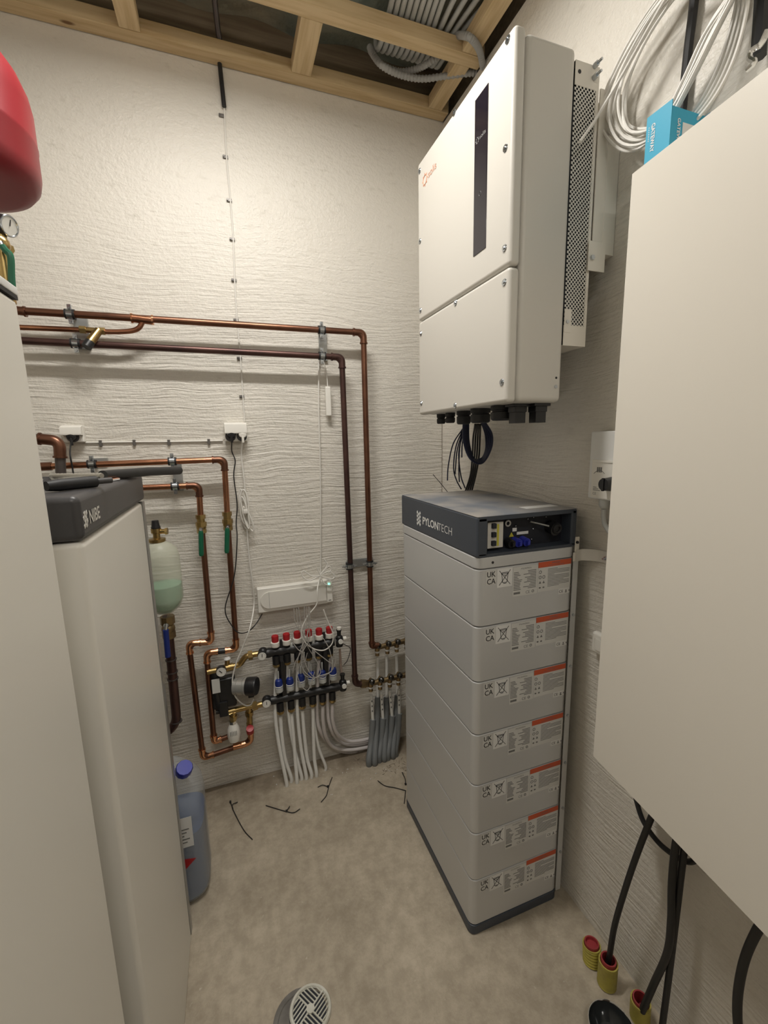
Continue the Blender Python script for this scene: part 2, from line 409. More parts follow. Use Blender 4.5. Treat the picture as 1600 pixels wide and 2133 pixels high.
# ================================================================== THE ROOM
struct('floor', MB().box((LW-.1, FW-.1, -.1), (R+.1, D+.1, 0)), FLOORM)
struct('wall_back', MB().box((LW-.1, D, 0), (R+.1, D+.1, 3.2)), W_BACK)
struct('wall_right', MB().box((R, FW-.1, 0), (R+.1, D, 2.885)), W_RIGHT)
struct('wall_left', MB().box((LW-.1, FW-.1, 0), (LW, D, 3.2)), W_RIGHT)
struct('wall_front', MB().box((LW, FW-.1, 0), (R, FW, 3.2)), W_BACK)
DOORM = mat('added_door_dark', (.10, .07, .05), .5)
struct('added_door', MB().box((-.55, FW+.001, .004), (.60, FW+.045, 2.1), .004).box((-.40, FW+.0455, .25), (.45, FW+.052, .95), .002).box((-.40, FW+.0455, 1.1), (.45, FW+.052, 1.95), .002), DOORM)  # unseen door, added dark to cut the light bounced off this wall
struct('trim_1', MB().box((LW, D-.012, 2.937), (R, D, 3.2)), BOARD)
struct('trim_2', MB().box((R+.03, FW, 2.885), (R+.1, D, 3.2)), BOARD)
# sagging insulation film between the battens
c = MB(); nx, ny = 60, 60
for j in range(ny+1):
    for i in range(nx+1):
        x = LW+(R+.03-LW)*i/nx; y = FW+(D-.013-FW)*j/ny
        c.v.append(Vector((x, y, CH+.0-.035*abs(math.sin(y*math.pi/.27+.4))*(.6+.4*math.sin(x*5)) + .012*math.sin(x*17+y*9))))
for j in range(ny):
    for i in range(nx): a = j*(nx+1)+i; c.f.append((a, a+1, a+nx+2, a+nx+1))
struct('ceiling', c, FILM)

rr = random.Random(2); struct('corner_crack', MB().tube([(R-.0008-.0006*rr.random(), D-.0008-.002*rr.random(), 1.20+.43*i/40) for i in range(41)], .0011, 5), MARK)  # dark thread drawing the crack in the wall corner
# ------------------------------------------------------------------ ceiling battens
BZ0, BZ1 = 2.89, 2.936
def batten(y0, y1, lab):
    solo('ceiling_batten', MB().box((LW+.002, y0, BZ0), (R-.002, y1, BZ1), .002), WOODX, lab, 'batten', 'pine ceiling battens')
batten(D-.056, D-.003, 'long pine batten running along the top of the back wall')
batten(1.565, 1.615, 'pine batten crossing the ceiling below the grey conduit bundle')
batten(1.20, 1.25, 'pine batten carrying the front ceiling strip lamp')
batten(.82, .87, 'pine batten over the middle of the room, in front of the lamp')
def nogging(x0, x1, y0, y1, lab):
    solo('ceiling_nogging', MB().box((x0, y0, BZ0+.001), (x1, y1, BZ1), .002), WOODY, lab, 'batten', 'short pine noggings')
x0 = ZP(611, 131, BZ0).x; x1 = ZP(652, 142, BZ0).x
nogging(x0, x1, 1.616, D-.057, 'short pine nogging between battens left of the conduit bundle')
x0 = ZP(240, 28, BZ0).x; x1 = ZP(287, 42, BZ0).x
nogging(x0, x1, 1.616, D-.057, 'short pine nogging at the top left corner of the ceiling')
nogging(.885, .945, 1.616, D-.057, 'short pine nogging against the right wall behind the inverter')
nogging(.885, .945, 1.251, 1.564, 'longer pine nogging along the right wall above the inverter')

# ------------------------------------------------------------------ ceiling lamps (their light is set at the top); the rear one is added fill
for (lx, ly, lz), lab in ((LAMP, 'white strip lamp under the ceiling battens, above the battery side'), ((.1, -.70, 2.84), 'added white strip lamp for fill light on the ceiling behind the camera')):
    t = thing('strip_lamp', lab, 'lamp', (lx, ly, lz))
    part('lamp_housing', MB().box((lx-.36, ly-.05, lz+.022), (lx+.36, ly+.05, lz+.049), .006), PLAST, t)
    part('diffuser', MB().box((lx-.35, ly-.04, lz+.002), (lx+.35, ly+.04, lz+.021), .008), GLOW, t)
# ================================================================== BATTERY TOWER
AX0, AX1, AY0, AY1 = .603, .935, .964, 1.497
def rounded_slab(z0, z1, inset=0., bev=.006, r=.022):
    """slab with rounded vertical corners"""
    x0, x1, y0, y1 = AX0+inset, AX1-inset, AY0+inset, AY1-inset; pts = []
    for cx, cy, a0 in ((x1-r, y1-r, 0), (x0+r, y1-r, 90), (x0+r, y0+r, 180), (x1-r, y0+r, 270)):
        for k in range(6): a = math.radians(a0+90*k/5); pts.append((cx+r*math.cos(a), cy+r*math.sin(a)))
    m = MB(); n = len(pts); cx, cy = (x0+x1)/2, (y0+y1)/2
    def lv(z, ins):
        out = []
        for px, py in pts:
            sx = (abs(px-cx)-ins)/abs(px-cx); sy = (abs(py-cy)-ins)/abs(py-cy); out.append((cx+(px-cx)*sx, cy+(py-cy)*sy, z))
        return out
    L_ = [lv(z0, bev), lv(z0+bev*.4, bev*.3), lv(z0+bev, 0), lv(z1-bev, 0), lv(z1-bev*.4, bev*.3), lv(z1, bev)]
    vs = [p for l in L_ for p in l]; fs = []
    for i in range(5):
        for k in range(n): fs.append((i*n+k, i*n+(k+1) % n, (i+1)*n+(k+1) % n, (i+1)*n+k))
    fs.append(tuple(reversed(range(n)))); fs.append(tuple(5*n+k for k in range(n)))
    return m.add(vs, fs)
cxB, cyB = (AX0+AX1)/2, (AY0+AY1)/2
t = thing('battery_plinth', 'dark slate plinth on the floor under the stack of grey battery modules', 'plinth', (cxB, cyB, 0))
part('frame', rounded_slab(.0005, .034, -.001, .003, .02), SLATE, t)
MH = .1652; Z0 = .0350
ordn = ['lowest', 'second lowest', 'third lowest', 'middle', 'third highest', 'second highest', 'topmost']
extra = ['resting on the dark plinth', 'above the one on the plinth', 'with three others below... ', '', '', '', '']
labs = ['lowest grey battery module of the tower, resting on the dark plinth',
        'second grey battery module up from the dark plinth',
        'third grey battery module up from the dark plinth',
        'fourth grey battery module of seven, in the middle of the tower',
        'third grey battery module from the top of the tower',
        'second grey battery module from the top of the tower',
        'topmost grey battery module, just under the plain band and dark control unit']
root = thing('battery_module', labs[0], 'battery module', (cxB, cyB, Z0), 'stacked battery modules')
part('casing', rounded_slab(Z0+.0003, Z0+MH-.0016, 0, .0034, .022), LGREY, root)
FY = Vector((0, AY0-.0002, Z0))                       # side face, origin x=0
def ffy(mb, *a, t=.0004): mb.rect(FY, X3, Z3, *a, t)
zt = Z0+MH-1.191                                       # label heights were read on the top module
def rz(z): return z-1.1912+MH
lb = MB(); ffy(lb, .632, rz(1.145), .665, rz(1.184)); u1 = part('certification_label', lb, LABELG, root, 'pale label reading UK CA')
tx = MB(); text_mb(tx, 'UK', FY+X3*.635+Z3*rz(1.167), X3, Z3, .0150, .0008, .012, .027); text_mb(tx, 'CA', FY+X3*.635+Z3*rz(1.147), X3, Z3, .0150, .0008, .012, .027)
part('lettering', tx, INK, u1)
lb = MB(); ffy(lb, .667, rz(1.133), .7165, rz(1.186)); u1 = part('disposal_label', lb, LABELW, root, 'white label with a crossed-out wheeled bin')
tx = MB()
def stroke(mb, a, b, w_, o=FY, rt=X3, up=Z3, t=.0009):
    a = Vector(a); b = Vector(b); d = (b-a).normalized(); n = Vector((-d.y, d.x))*w_/2
    mb.plate(o, rt, up, [tuple(a-n), tuple(b-n), tuple(b+n), tuple(a+n)], t)
bx, bz = .692, rz(1.160)
for a, b in (((-.018, -.021), (.018, .021)), ((-.018, .021), (.018, -.021)), ((-.010, .010), (-.007, -.014)), ((.010, .010), (.007, -.014)), ((-.007, -.014), (.007, -.014)),
             ((-.012, .011), (.012, .011)), ((-.009, .0145), (.009, .0145)), ((-.012, .011), (-.009, .0145)), ((.012, .011), (.009, .0145)), ((-.003, .006), (.004, .006)), ((-.004, -.017), (.005, -.017))):
    stroke(tx, (bx+a[0], bz+a[1]), (bx+b[0], bz+b[1]), .0014)
part('pictogram', tx, INK, u1)
# rating plate
lb = MB(); ffy(lb, .719, rz(1.099), .803, rz(1.184)); u1 = part('rating_plate', lb, LABELG, root, 'grey rating plate with rows of fine print')
tx = MB()
rr = random.Random(3)
for i in range(12):
    z = rz(1.168-.0046*i)
    ffy(tx, .7215, z, .7215+rr.uniform(.012, .028), z+.0019, t=.0008); x = rr.uniform(.752, .782)
    ffy(tx, x, z+.001, .797, z+.0028, t=.0008)
text_mb(tx, 'PYLONTECH', FY+X3*.745+Z3*rz(1.1762), X3, Z3, .0042, .0008, .01, .034)
ffy(tx, .7225, rz(1.1055), .7440, rz(1.1115), t=.0008)
text_mb(tx, 'CE', FY+X3*.763+Z3*rz(1.1035), X3, Z3, .0085, .0008, .0, .014)
tx.ring(FY+X3*.7875-Y3*.0006+Z3*rz(1.1078), (0, 1, 0), .0032, .0011, 12, 4)
part('print', tx, INKG, u1)
# warning label
lb = MB(); ffy(lb, .804, rz(1.101), .920, rz(1.1885)); u1 = part('warning_label', lb, LABELG, root, 'pale warning label with an orange-red header')
o_ = MB(); ffy(o_, .804, rz(1.173), .920, rz(1.1890), t=.0008); part('header_band', o_, ORANGE, u1)
tx = MB(); text_mb(tx, 'WARNING', FY+X3*.850+Z3*rz(1.1815), X3, Z3, .0040, .0011, .015, .030); text_mb(tx, 'ELECTRIC SHOCK HAZARD', FY+X3*.838+Z3*rz(1.1755), X3, Z3, .0030, .0011, .0, .055)
for i in range(13):
    z = rz(1.1655-.0043*i); x1 = .915 if i % 4 else rr.uniform(.86, .9); ffy(tx, .838, z, x1, z+.0013, t=.0008)
for i in range(4):
    for k in range(2):
        if i == 0 and k: continue
        cx, cz = .8115+.0125*k, rz(1.160-.0155*i)
        if i < 2: tx.ring((cx, AY0-.0008, Z0+cz), (0, 1, 0), .0042, .0009, 14, 4)
        elif i == 2: tx.plate(FY, X3, Z3, [(cx-.004, cz-.003), (cx+.004, cz-.003), (cx, cz+.0045)], .0009)
        else: stroke(tx, (cx-.003, cz), (cx+.003, cz), .004)
part('print', tx, INKG, u1)
lb = MB(); ffy(lb, .878, rz(1.084), .9185, rz(1.1015), t=.0006); u1 = part('mark_label', lb, LABELW, root, 'small white label reading CE')
tx = MB(); text_mb(tx, 'CE', FY+X3*.881+Z3*rz(1.0885), X3, Z3, .0080, .0010, .0, .0135); stroke(tx, (.904, rz(1.0955)), (.908, rz(1.0900)), .001, t=.001); stroke(tx, (.908, rz(1.0955)), (.904, rz(1.0900)), .001, t=.001); ffy(tx, .9025, rz(1.0872), .9095, rz(1.0888), t=.001); ffy(tx, .9160, rz(1.090), .9178, rz(1.0945), t=.001)
part('print', tx, INK, u1)
for i in range(1, 7):
    c_ = copy_tree(root); c_.location = (cxB, cyB, Z0+MH*i); c_['label'] = labs[i]
ZT = Z0+MH*7
# control unit with its pale lower band
t = thing('battery_control_unit', 'dark slate control unit with recessed connectors on top of the battery tower', 'battery control unit', (cxB, cyB, ZT))
b_ = part('lower_band', rounded_slab(ZT+.0003, ZT+.0325, -.0005, .003, .022), LGREY, t, 'pale grey band under the dark hood')
part('screw_hole', MB().cyl((.652, AY0-.0012, ZT+.016), (.652, AY0+.001, ZT+.016), .0038), INK, b_)
CZ0, CZ1 = ZT+.033, 1.335
# hood built as five walls so the recess is real
h = MB()
ox0, ox1, oz0, oz1 = .636, .915, CZ0+.008, CZ1-.012
h.box((AX0, AY0, CZ0), (ox0, AY1, CZ1-.001), .005, 3); h.box((ox1, AY0, CZ0), (AX1, AY1, CZ1-.001), .005, 3)
h.box((AX0+.006, AY0, CZ0+.0), (AX1-.006, AY1-.006, oz0)); h.box((AX0+.006, AY0, oz1), (AX1-.006, AY1-.006, CZ1-.001)); h.box((AX0+.006, AY0+.052, CZ0+.001), (AX1-.006, AY1-.0005, CZ1-.002))
hood = part('hood', h, SLATE, t)
part('lid', MB().box((AX0+.001, AY0+.001, CZ1-.0008), (AX1-.001, AY1-.001, CZ1+.0006), .0005), SLATETOP, t, 'dusty scuffed top of the hood')
lb = MB().rect((0, 0, CZ1+.0007), X3, Y3, .80, 1.02, .915, 1.055, .0004); part('paper_strip', lb, LABELW, t, 'worn pale sticker remains on the lid')
pn = part('connector_panel', MB().box((ox0-.002, AY0+.040, oz0-.002), (ox1+.002, AY0+.049, oz1+.002)), DARK, t)
PO = Vector((0, AY0+.0398, 0))
br = part('breaker', MB().box((.644, AY0+.014, oz0+.010), (.694, AY0+.040, oz1-.008), .002), PRS, pn, 'pale grey breaker block with levers')
b2 = MB()
for k in range(3): b2.box((.655, AY0+.006, oz0+.018+.024*k), (.667, AY0+.015, oz0+.032+.024*k), .001)
part('breaker_lever', b2, DARK, br)
part('breaker_mark', MB().box((.673, AY0+.0125, oz0+.016), (.679, AY0+.0139, oz1-.014)), WARNY, br)
part('key_ring', MB().ring((.724, AY0+.036, oz1-.020), (0, 1, 0), .0075, .0024), LABELW, pn)
for x, z in ((.752, oz1-.030), (.793, oz1-.013), (.812, oz1-.010), (.856, oz1-.012), (.812, oz1-.044), (.808, oz0+.016)):
    part('panel_screw', MB().sphere((x, AY0+.0385, z), .0028, 8), STEEL, pn)
part('warning_sticker', MB().plate(PO, X3, Z3, [(.731, oz0+.030), (.747, oz0+.030), (.739, oz0+.043)], .0008), WARNY, pn)
part('white_sticker', MB().rect(PO, X3, Z3, .742, oz1-.046, .756, oz1-.036, .001).rect(PO, X3, Z3, .757, oz0+.034, .796, oz0+.042, .001), PRW, pn)
for k, x in enumerate((.725, .748, .775)):
    q = MB().cyl((x, AY0+.0400, oz0+.018), (x, AY0+.016, oz0+.015), .012, 16).box((x-.004, AY0+.006, oz0+.009), (x+.004, AY0+.017, oz0+.021), .001)
    part('plug', q, BLACK if k == 0 else BLUEC, pn, None if k == 0 else 'blue round plug')
q = MB().cyl((.872, AY0+.040, oz1-.042), (.872, AY0+.012, oz1-.046), .019, 18)
part('power_socket', q, BLACK, pn); part('switch_lever', MB().cyl((.795, AY0+.030, oz1-.020), (.845, AY0+.012, oz1-.034), .0025), RAILM, pn)
part('cable_end', MB().ring((.874, AY0+.010, oz1-.045), (0, 1, .2), .012, .0035), BCABLE, pn)
# lettering on the front
FX = Vector((AX0-.0002, 0, 0)); LR = -Y3
tx = MB()
yl, zl = 1.357, 1.262
py = [XP(u, v, AX0).y for u, v in ((881, 1085), (913.5, 1095), (913.2, 1095), (942, 1105))]; yl = XP(872.5, 1082, AX0).y
w1 = text_mb(tx, 'PYLON', FX+Y3*py[0]+Z3*(zl-.004), LR, Z3, .0245, .0007, .022, py[0]-py[1])
w2 = text_mb(tx, 'TECH', FX+Y3*py[2]+Z3*(zl-.004), LR, Z3, .0245, .0007, -.012, py[2]-py[3])
for (a, b) in ((0, 0), (0, .0155), (0, -.0155), (.011, .0078), (-.011, .0078), (.011, -.0078), (-.011, -.0078), (0, .029), (0, -.029+.000), (.011, .022), (-.011, .022), (.011, -.022), (-.011, -.022)):
    if abs(b) > .028: continue
    s_ = .0062; tx.plate(FX, LR, Z3, [(-yl+a+s_*.85, zl+.009+b*.9), (-yl+a, zl+.009+b*.9+s_), (-yl+a-s_*.85, zl+.009+b*.9), (-yl+a, zl+.009+b*.9-s_)], .0007)
part('lettering', tx, PRW, hood, 'white lettering reading PYLONTECH with a diamond cluster')
# retaining rail
t = thing('retaining_rail', 'narrow pale steel rail screwed up the wall-side edge of the battery tower', 'rail', (.934, AY0-.004, .036))
part('rail', MB().box((.9255, AY0-.0045, .037), (.9435, AY0-.0012, 1.205), .0008), LGREY, t)
part('tab', MB().box((.9215, AY0-.0060, 1.180), (.946, AY0-.0046, 1.207), .001).box((.929, AY0-.0045, 1.2), (.9435, AY0-.0012, 1.252), .001), WHITE2, t)
for k in range(1, 8):
    part('screw', MB().cyl((.934, AY0-.0046, Z0+MH*k-.012 if k < 7 else 1.2365), (.934, AY0-.0085, Z0+MH*k-.012 if k < 7 else 1.2365), .0042, 10), STEEL if k < 7 else INK, t)
# strap to the wall
t = thing('wall_strap', 'curved white steel strap tying the battery tower to the right wall', 'strap', (.955, .93, 1.18))
pp = smooth([(.930, AY0-.0075, 1.196), (.947, AY0-.0085, 1.198), (.957, AY0-.020, 1.200), (.968, .925, 1.202), (.9765, .905, 1.202), (.9765, .870, 1.202)], 5)
m = MB(); n = len(pp)
for p in pp: m.v += [p+Z3*.017, p-Z3*.017]
for p in pp: m.v += [p+Z3*.017+Vector((.0018, .0012, 0)), p-Z3*.017+Vector((.0018, .0012, 0))]
for i in range(n-1):
    a = 2*i; b = 2*n+2*i; m.f += [(a, a+1, a+3, a+2), (b, b+2, b+3, b+1), (a, a+2, b+2, b), (a+1, b+1, b+3, a+3)]
m.f += [(0, 2*n, 2*n+1, 1), (2*n-2, 2*n-1, 4*n-1, 4*n-2)]
part('strap', m, WHITE, t); part('bolt', MB().cyl((.976, .888, 1.202), (.966, .888, 1.202), .006, 6).cyl((.976, .888, 1.202), (.958, .888, 1.202), .003, 8), STEEL, t)

# ================================================================== INVERTER on the right wall
IX0, IX1, IY0, IY1, IZ0, IZ1 = .660, .832, .935, 1.457, 1.628, 2.436
t = thing('inverter', 'large white wall-mounted inverter with black display strip above the battery tower', 'inverter', ((IX0+IX1)/2, (IY0+IY1)/2, IZ0))
b_ = MB().box((IX0+.032, IY0, IZ0), (IX1, IY1, IZ1-.006), .014, 3); body = part('body', b_, WHITE, t)
ZS = 1.944
def cover(z0, z1): return MB().box((IX0, IY0-.0005, z0), (IX0+.0312, IY1+.0005, z1), .010, 3)
up_ = part('upper_cover', cover(ZS+.0015, IZ1), WHITE, t); lo_ = part('lower_cover', cover(IZ0-.001, ZS-.0015), WHITE, t)
def cover_screw(y, z, par):
    part('screw', MB().cyl((IX0+.001, y, z), (IX0-.0022, y, z), .0095, 16, .0075).cyl((IX0-.0018, y, z), (IX0-.0042, y, z), .0035, 6), STEEL, par)
for u, v in ((1058, 83), (946, 235), (874, 357), (1053, 309), (873, 505), (1051, 517), (876, 647)): p = XP(u, v, IX0); cover_screw(min(max(p.y, IY0+.018), IY1-.018), p.z, up_)
for u, v in ((1051, 588), (949, 631), (877, 695), (1047, 796), (948, 845), (878, 840)): p = XP(u, v, IX0); cover_screw(min(max(p.y, IY0+.018), IY1-.018), p.z, lo_)
dp = part('display_panel', MB().box((IX0-.0016, 1.036, 2.021), (IX0+.001, 1.096, 2.388), .0007), GLASSB, up_)
FI = Vector((IX0-.0003, 0, 0)); FD = Vector((IX0-.0018, 0, 0))
def sun_logo(mb, o, y, z, r, rt=LR):
    mb.ring(o+Y3*y+Z3*z, (1, 0, 0), r*.68, r*.07, 20, 4)
    for k in range(8):
        a = 2*math.pi*k/8; mb.cyl(o+Y3*(y+r*.86*math.cos(a))+Z3*(z+r*.86*math.sin(a))+X3*.001, o+Y3*(y+r*.86*math.cos(a))+Z3*(z+r*.86*math.sin(a))-X3*.0005, r*.13, 8)
tx = MB(); sun_logo(tx, FI, 1.398, 2.362, .0195); text_mb(tx, 'solis', FI+Y3*1.373+Z3*2.354, LR, Z3, .020, .0006, -.006, .056); part('lettering', tx, PRO, up_, 'small orange sun mark and lettering')
tx = MB(); sun_logo(tx, FD, 1.082, 2.290, .008); text_mb(tx, 'solis', FD+Y3*1.071+Z3*2.286, LR, Z3, .009, .0005, .0, .028); part('lettering', tx, mat('dim_print', (.30, .30, .29), .5), dp)
part('touch_key', MB().ring(FD+Y3*1.066+Z3*2.160, (1, 0, 0), .005, .0006, 14, 4), INKG, dp)
part('side_screw', MB().cyl((.812, IY0+.001, 1.690), (.812, IY0-.001, 1.690), .003, 10), INK, body)
part('earth_screw', MB().cyl((.812, IY0+.001, 1.668), (.812, IY0-.0015, 1.668), .0048, 12), STEEL, body)
# heat sink cover
HX0, HX1, HZ0, HZ1 = .8325, .905, 1.772, 2.408
hs = part('heat_sink_core', MB().box((HX0, IY0+.014, HZ0+.01), (HX1-.004, IY1-.012, HZ1-.01)), DARK, t)
hc = MB(); fy = IY0+.004
hc.box((HX0, fy, HZ0), (HX1, fy+.0015, HZ0+.050)); hc.box((HX0, fy, HZ1-.050), (HX1, fy+.0015, HZ1)); hc.box((HX1-.008, fy, HZ0+.05), (HX1, fy+.0015, HZ1-.05))
hc.box((HX1-.0015, fy+.0016, HZ0), (HX1, IY1-.006, HZ1)); hc.box((HX0, fy+.0016, HZ0), (HX1-.0016, IY1-.006, HZ0+.0015)); hc.box((HX0, fy+.0016, HZ1-.0015), (HX1-.0016, IY1-.006, HZ1))
hc.box((HX0+.0005, fy-.001, HZ0+.032), (HX0+.022, fy-.0001, HZ0+.088))
cv = part('heat_sink_cover', hc, WHITE2, t)
pf = MB(); pf.add([(HX0, fy+.0006, HZ0+.05), (HX1-.008, fy+.0006, HZ0+.05), (HX1-.008, fy+.0006, HZ1-.05), (HX0, fy+.0006, HZ1-.05)], [(0, 1, 2, 3)])
part('perforated_panel', pf, PERF, cv)
part('screw', MB().cyl((HX0+.010, fy-.001, HZ0+.058), (HX0+.010, fy-.0035, HZ0+.058), .0045, 12), STEEL, cv)
part('screw_hole', MB().cyl((HX0+.012, fy+.0, HZ1-.022), (HX0+.012, fy-.0008, HZ1-.022), .0045, 12), INK, cv)
q = MB()
for z in (HZ1-.002, HZ1-.026): q.cyl((HX1-.018, fy-.001, z), (HX1-.018, fy-.012, z), .006, 6).cyl((HX1-.018, fy-.012, z), (HX1-.018, fy-.024, z), .003, 8)
part('mounting_bolt', q, STEEL, cv)
# wall bracket
wb = MB().box((HX1+.004, IY0+.002, 2.00), (.9412, IY0+.006, 2.365), .001).box((.9402, IY0+.001, 2.00), (R-.001, IY0+.05, 2.365), .001)
wb2 = MB().box((HX1+.004, IY0+.3, 2.02), (R-.001, IY0+.42, 2.36), .002)
brk = part('wall_bracket', wb, WHITE2, t); part('bracket_arm', wb2, WHITE2, brk)
part('locking_tab', MB().box((HX1-.012, IY0-.004, 1.955), (.947, IY0-.001, 2.025), .001), WHITE2, brk)
part('bolt', MB().cyl((HX1-.002, IY0-.004, 1.985), (HX1-.002, IY0-.010, 1.985), .006, 6), STEEL, brk)
# glands below
for (u, v, r, hh, kind) in ((919, 868, .016, .034, 0), (938, 866, .017, .034, 0), (966, 862, .023, .042, 0), (1001, 852, .030, .042, 0), (1046, 846, .031, .040, 0)):
    p = XP(u, v, .728); y = min(p.y, IY1-.03)
    q = MB().lathe([(r*1.0, 0), (r*1.0, -.012), (r*.86, -.013), (r*.86, -.016), (r, -.018), (r*.97, -hh+.004), (r*.8, -hh)], (.728, y, IZ0), n=14)
    part('cable_gland', q, BLACKR, t)
for (x, y) in ((.738, .992), (.790, .975)):
    q = MB().box((x-.026, y-.02, IZ0-.007), (x+.026, y+.02, IZ0), .001).box((x-.019, y-.016, IZ0-.022), (x+.019, y+.016, IZ0-.006), .002).box((x-.0165, y-.014, IZ0-.050), (x+.0165, y+.014, IZ0-.02), .001)
    part('connector_cover', q, BLACK, t)

# cables hanging from the inverter, behind the tower
YC = 1.555
def cab(name, pts, r, m_, lab, cat='cable', grp=None, n=8, k=8): return solo(name, MB().tube(smooth(pts, k), r, n), m_, lab, cat, grp)
def on(f, arg, *pts): return [f(u, v, arg) for u, v in pts]
for k in range(4):
    d = k*4.6
    cab('battery_cable', on(YP, 1.45, (990+d*.8, 884)) + on(YP, YC-.02, (986+d, 910), (984+d, 950), (980+d*.8, 990), (966+d, 1034)), .0037, BCABLE, ('leftmost', 'second', 'third', 'rightmost')[k]+' black cable of the bundle dropping behind the battery tower', grp='black cables under the inverter')
rg = MB()
for k in range(4):
    pts = on(YP, 1.385+.011*k, (966+k*3, 878), (967+k*3, 920), (980+k*2, 955), (1004, 964-k*3), (1022-k*3, 935), (1024-k*4, 905), (1010-k*2, 880))
    rg.tube(smooth(pts, 7), .0048, 8)
solo('cable_loop', rg, BLCABLE, 'dark blue cable coiled in a ring under the inverter', 'cable')
for kk, pts in enumerate((((964, 893), (944, 925), (934, 970), (932, 1001)), ((965, 893), (950, 930), (945, 975), (951, 1000), (961, 1019)), ((966, 893), (953, 935), (949, 975), (948, 988)),
            ((967, 893), (958, 930), (956, 975), (957, 1004)), ((968, 893), (956, 940), (960, 990), (969, 1017)), ((968, 895), (963, 925), (962, 953)))):
    cab('loose_wire', on(YP, YC-.03, *pts), .0026, BLCABLE, 'thin dark loose wire under the inverter, '+('furthest left', 'with its tip bent right, second from left', 'short one ending midway at the left', 'middle one ending straight', 'longest one ending furthest right', 'shortest one near the cable ring')[kk], grp='loose wires under the inverter')
solo('cable_tie', MB().tube([YP(902, 988, 1.53), YP(919, 1008, 1.53), YP(936, 1029, 1.53)], .0013, 6), BCABLE, 'long straight black tie sticking up behind the battery tower', 'cable tie')

# ================================================================== RIGHT CABINET with its door ajar
ya = math.radians(7.66); HD = Vector((.800, .731, 0)); dv = Vector((-math.sin(ya), -math.cos(ya), 0)); nv = Vector((math.cos(ya), -math.sin(ya), 0))
DZ0, DZ1, DW = .752, 2.054, .60
t = thing('electrical_cabinet', 'large plain off-white electrical cabinet on the right wall, door ajar', 'cabinet', (.89, .43, DZ0))
part('body', MB().box((.822, .135, DZ0+.012), (R-.0015, .722, DZ1-.012), .003), WHITE2, t)
Md = Matrix(((dv.x, nv.x, 0, HD.x), (dv.y, nv.y, 0, HD.y), (0, 0, 1, 0), (0, 0, 0, 1)))
dr = part('door', MB().box((0, 0, DZ0), (DW, .0016, DZ1), .0006, 2, Md).box((.0005, .0016, DZ0+.001), (.003, .018, DZ1-.001), 0, 1, Md).box((.003, .0016, DZ1-.003), (DW-.003, .018, DZ1-.001), 0, 1, Md).box((.003, .0016, DZ0+.001), (DW-.003, .018, DZ0+.003), 0, 1, Md), WHITE2, t)
part('door_hinge', MB().cyl((.812, .724, 1.9), (.812, .724, 1.96), .006).cyl((.812, .724, .85), (.812, .724, .91), .006), STEEL, t)
part('door_lock', MB().cyl(Md @ Vector((.56, 0, 1.4)), Md @ Vector((.56, -.006, 1.4)), .014), STEEL, dr)
# blue box on top
t = thing('gateway_box', 'small turquoise cardboard box standing on top of the electrical cabinet', 'box', (.91, .735, DZ1))
bxp = .858
bb = MB().box((bxp, .702, DZ1-.010), (R-.012, .7560-.0, DZ1-.008)).box((bxp, .702, DZ1-.008), (bxp+.002, .756, 2.179)).box((bxp+.0021, .702, DZ1-.008), (R-.012, .704, 2.168)).box((bxp+.0021, .754, DZ1-.008), (R-.012, .756, 2.179)).box((R-.014, .7041, DZ1-.008), (R-.012, .7539, 2.179))
card = part('carton', bb, TEAL, t)
part('flap', MB().box((bxp+.004, .7045, 2.166), (R-.014, .7535, 2.1675)), TEAL, t)
tx = MB(); text_mb(tx, 'GATEWAY', Vector((bxp-.0002, .7435, 2.160)), -Z3, -Y3, .008, .0005, .02, .052); 
for k in range(7): tx.rect((bxp-.0002, 0, 0), -Y3, Z3, -.7500, 2.156-.004*k, -.7485, 2.158-.004*k, .0004)
text_mb(tx, 'GATEWAY', Vector((bxp+.018, .7018, 2.150)), -Z3, X3, .008, .0005, .02, .052)
part('lettering', tx, PRW, card)
part('picture_panel', MB().rect((0, .7018, 0), X3, Z3, bxp+.032, 2.060, bxp+.085, 2.145, .0004), LABELW, card, 'pale picture panel')

# wall controller with rotary knob
t = thing('ventilation_controller', 'pale grey wall controller box with a black rotary knob, beside the cabinet edge', 'controller', (.955, .86, 1.37))
y1 = XP(1228, 960, .945).y
za, zb = XP(1232, 899, .945).z, XP(1225, 1037, .945).z
part('housing', MB().box((.945, .72, zb), (R-.001, y1, za), .004), LABELW, t)
fp = part('front_plate', MB().box((.9435, .722, zb+.004), (.9448, y1-.012, zb+(za-zb)*.55), .0005).box((.941, .722, zb+(za-zb)*.55), (.9448, y1-.014, zb+(za-zb)*.585), .0005), PLAST, t)
kb = XP(1258, 1008, .93)
part('rotary_knob', MB().cyl((.944, kb.y-.012, kb.z), (.915, kb.y-.012, kb.z), .019, 20, .016).box((.912, kb.y-.015, kb.z-.017), (.916, kb.y-.009, kb.z+.017)), BLACK, fp)
tx = MB(); FC = Vector((.9433, 0, 0)); text_mb(tx, 'CE', FC+Y3*(y1-.020)+Z3*(zb+.012), LR, Z3, .007, .0004, 0, .011)
for k in range(3): tx.rect(FC, LR, Z3, -(y1-.020), zb+.024+.004*k, -(y1-.020)+.024-.006*k, zb+.0255+.004*k, .0004)
for k in range(3): tx.rect(FC, LR, Z3, -(y1-.030)+.006*k, zb+.074, -(y1-.030)+.004+.006*k, zb+.088, .0004)
pts = [FC+Y3*(y1-.020-.036*s)+Z3*(zb+.070+.010*math.sin(s*3)) for s in [i/8 for i in range(9)]]; tx.tube(pts, .0008, 5)
part('print', tx, INKG, fp)
q = XP(1259, 1045, .962)
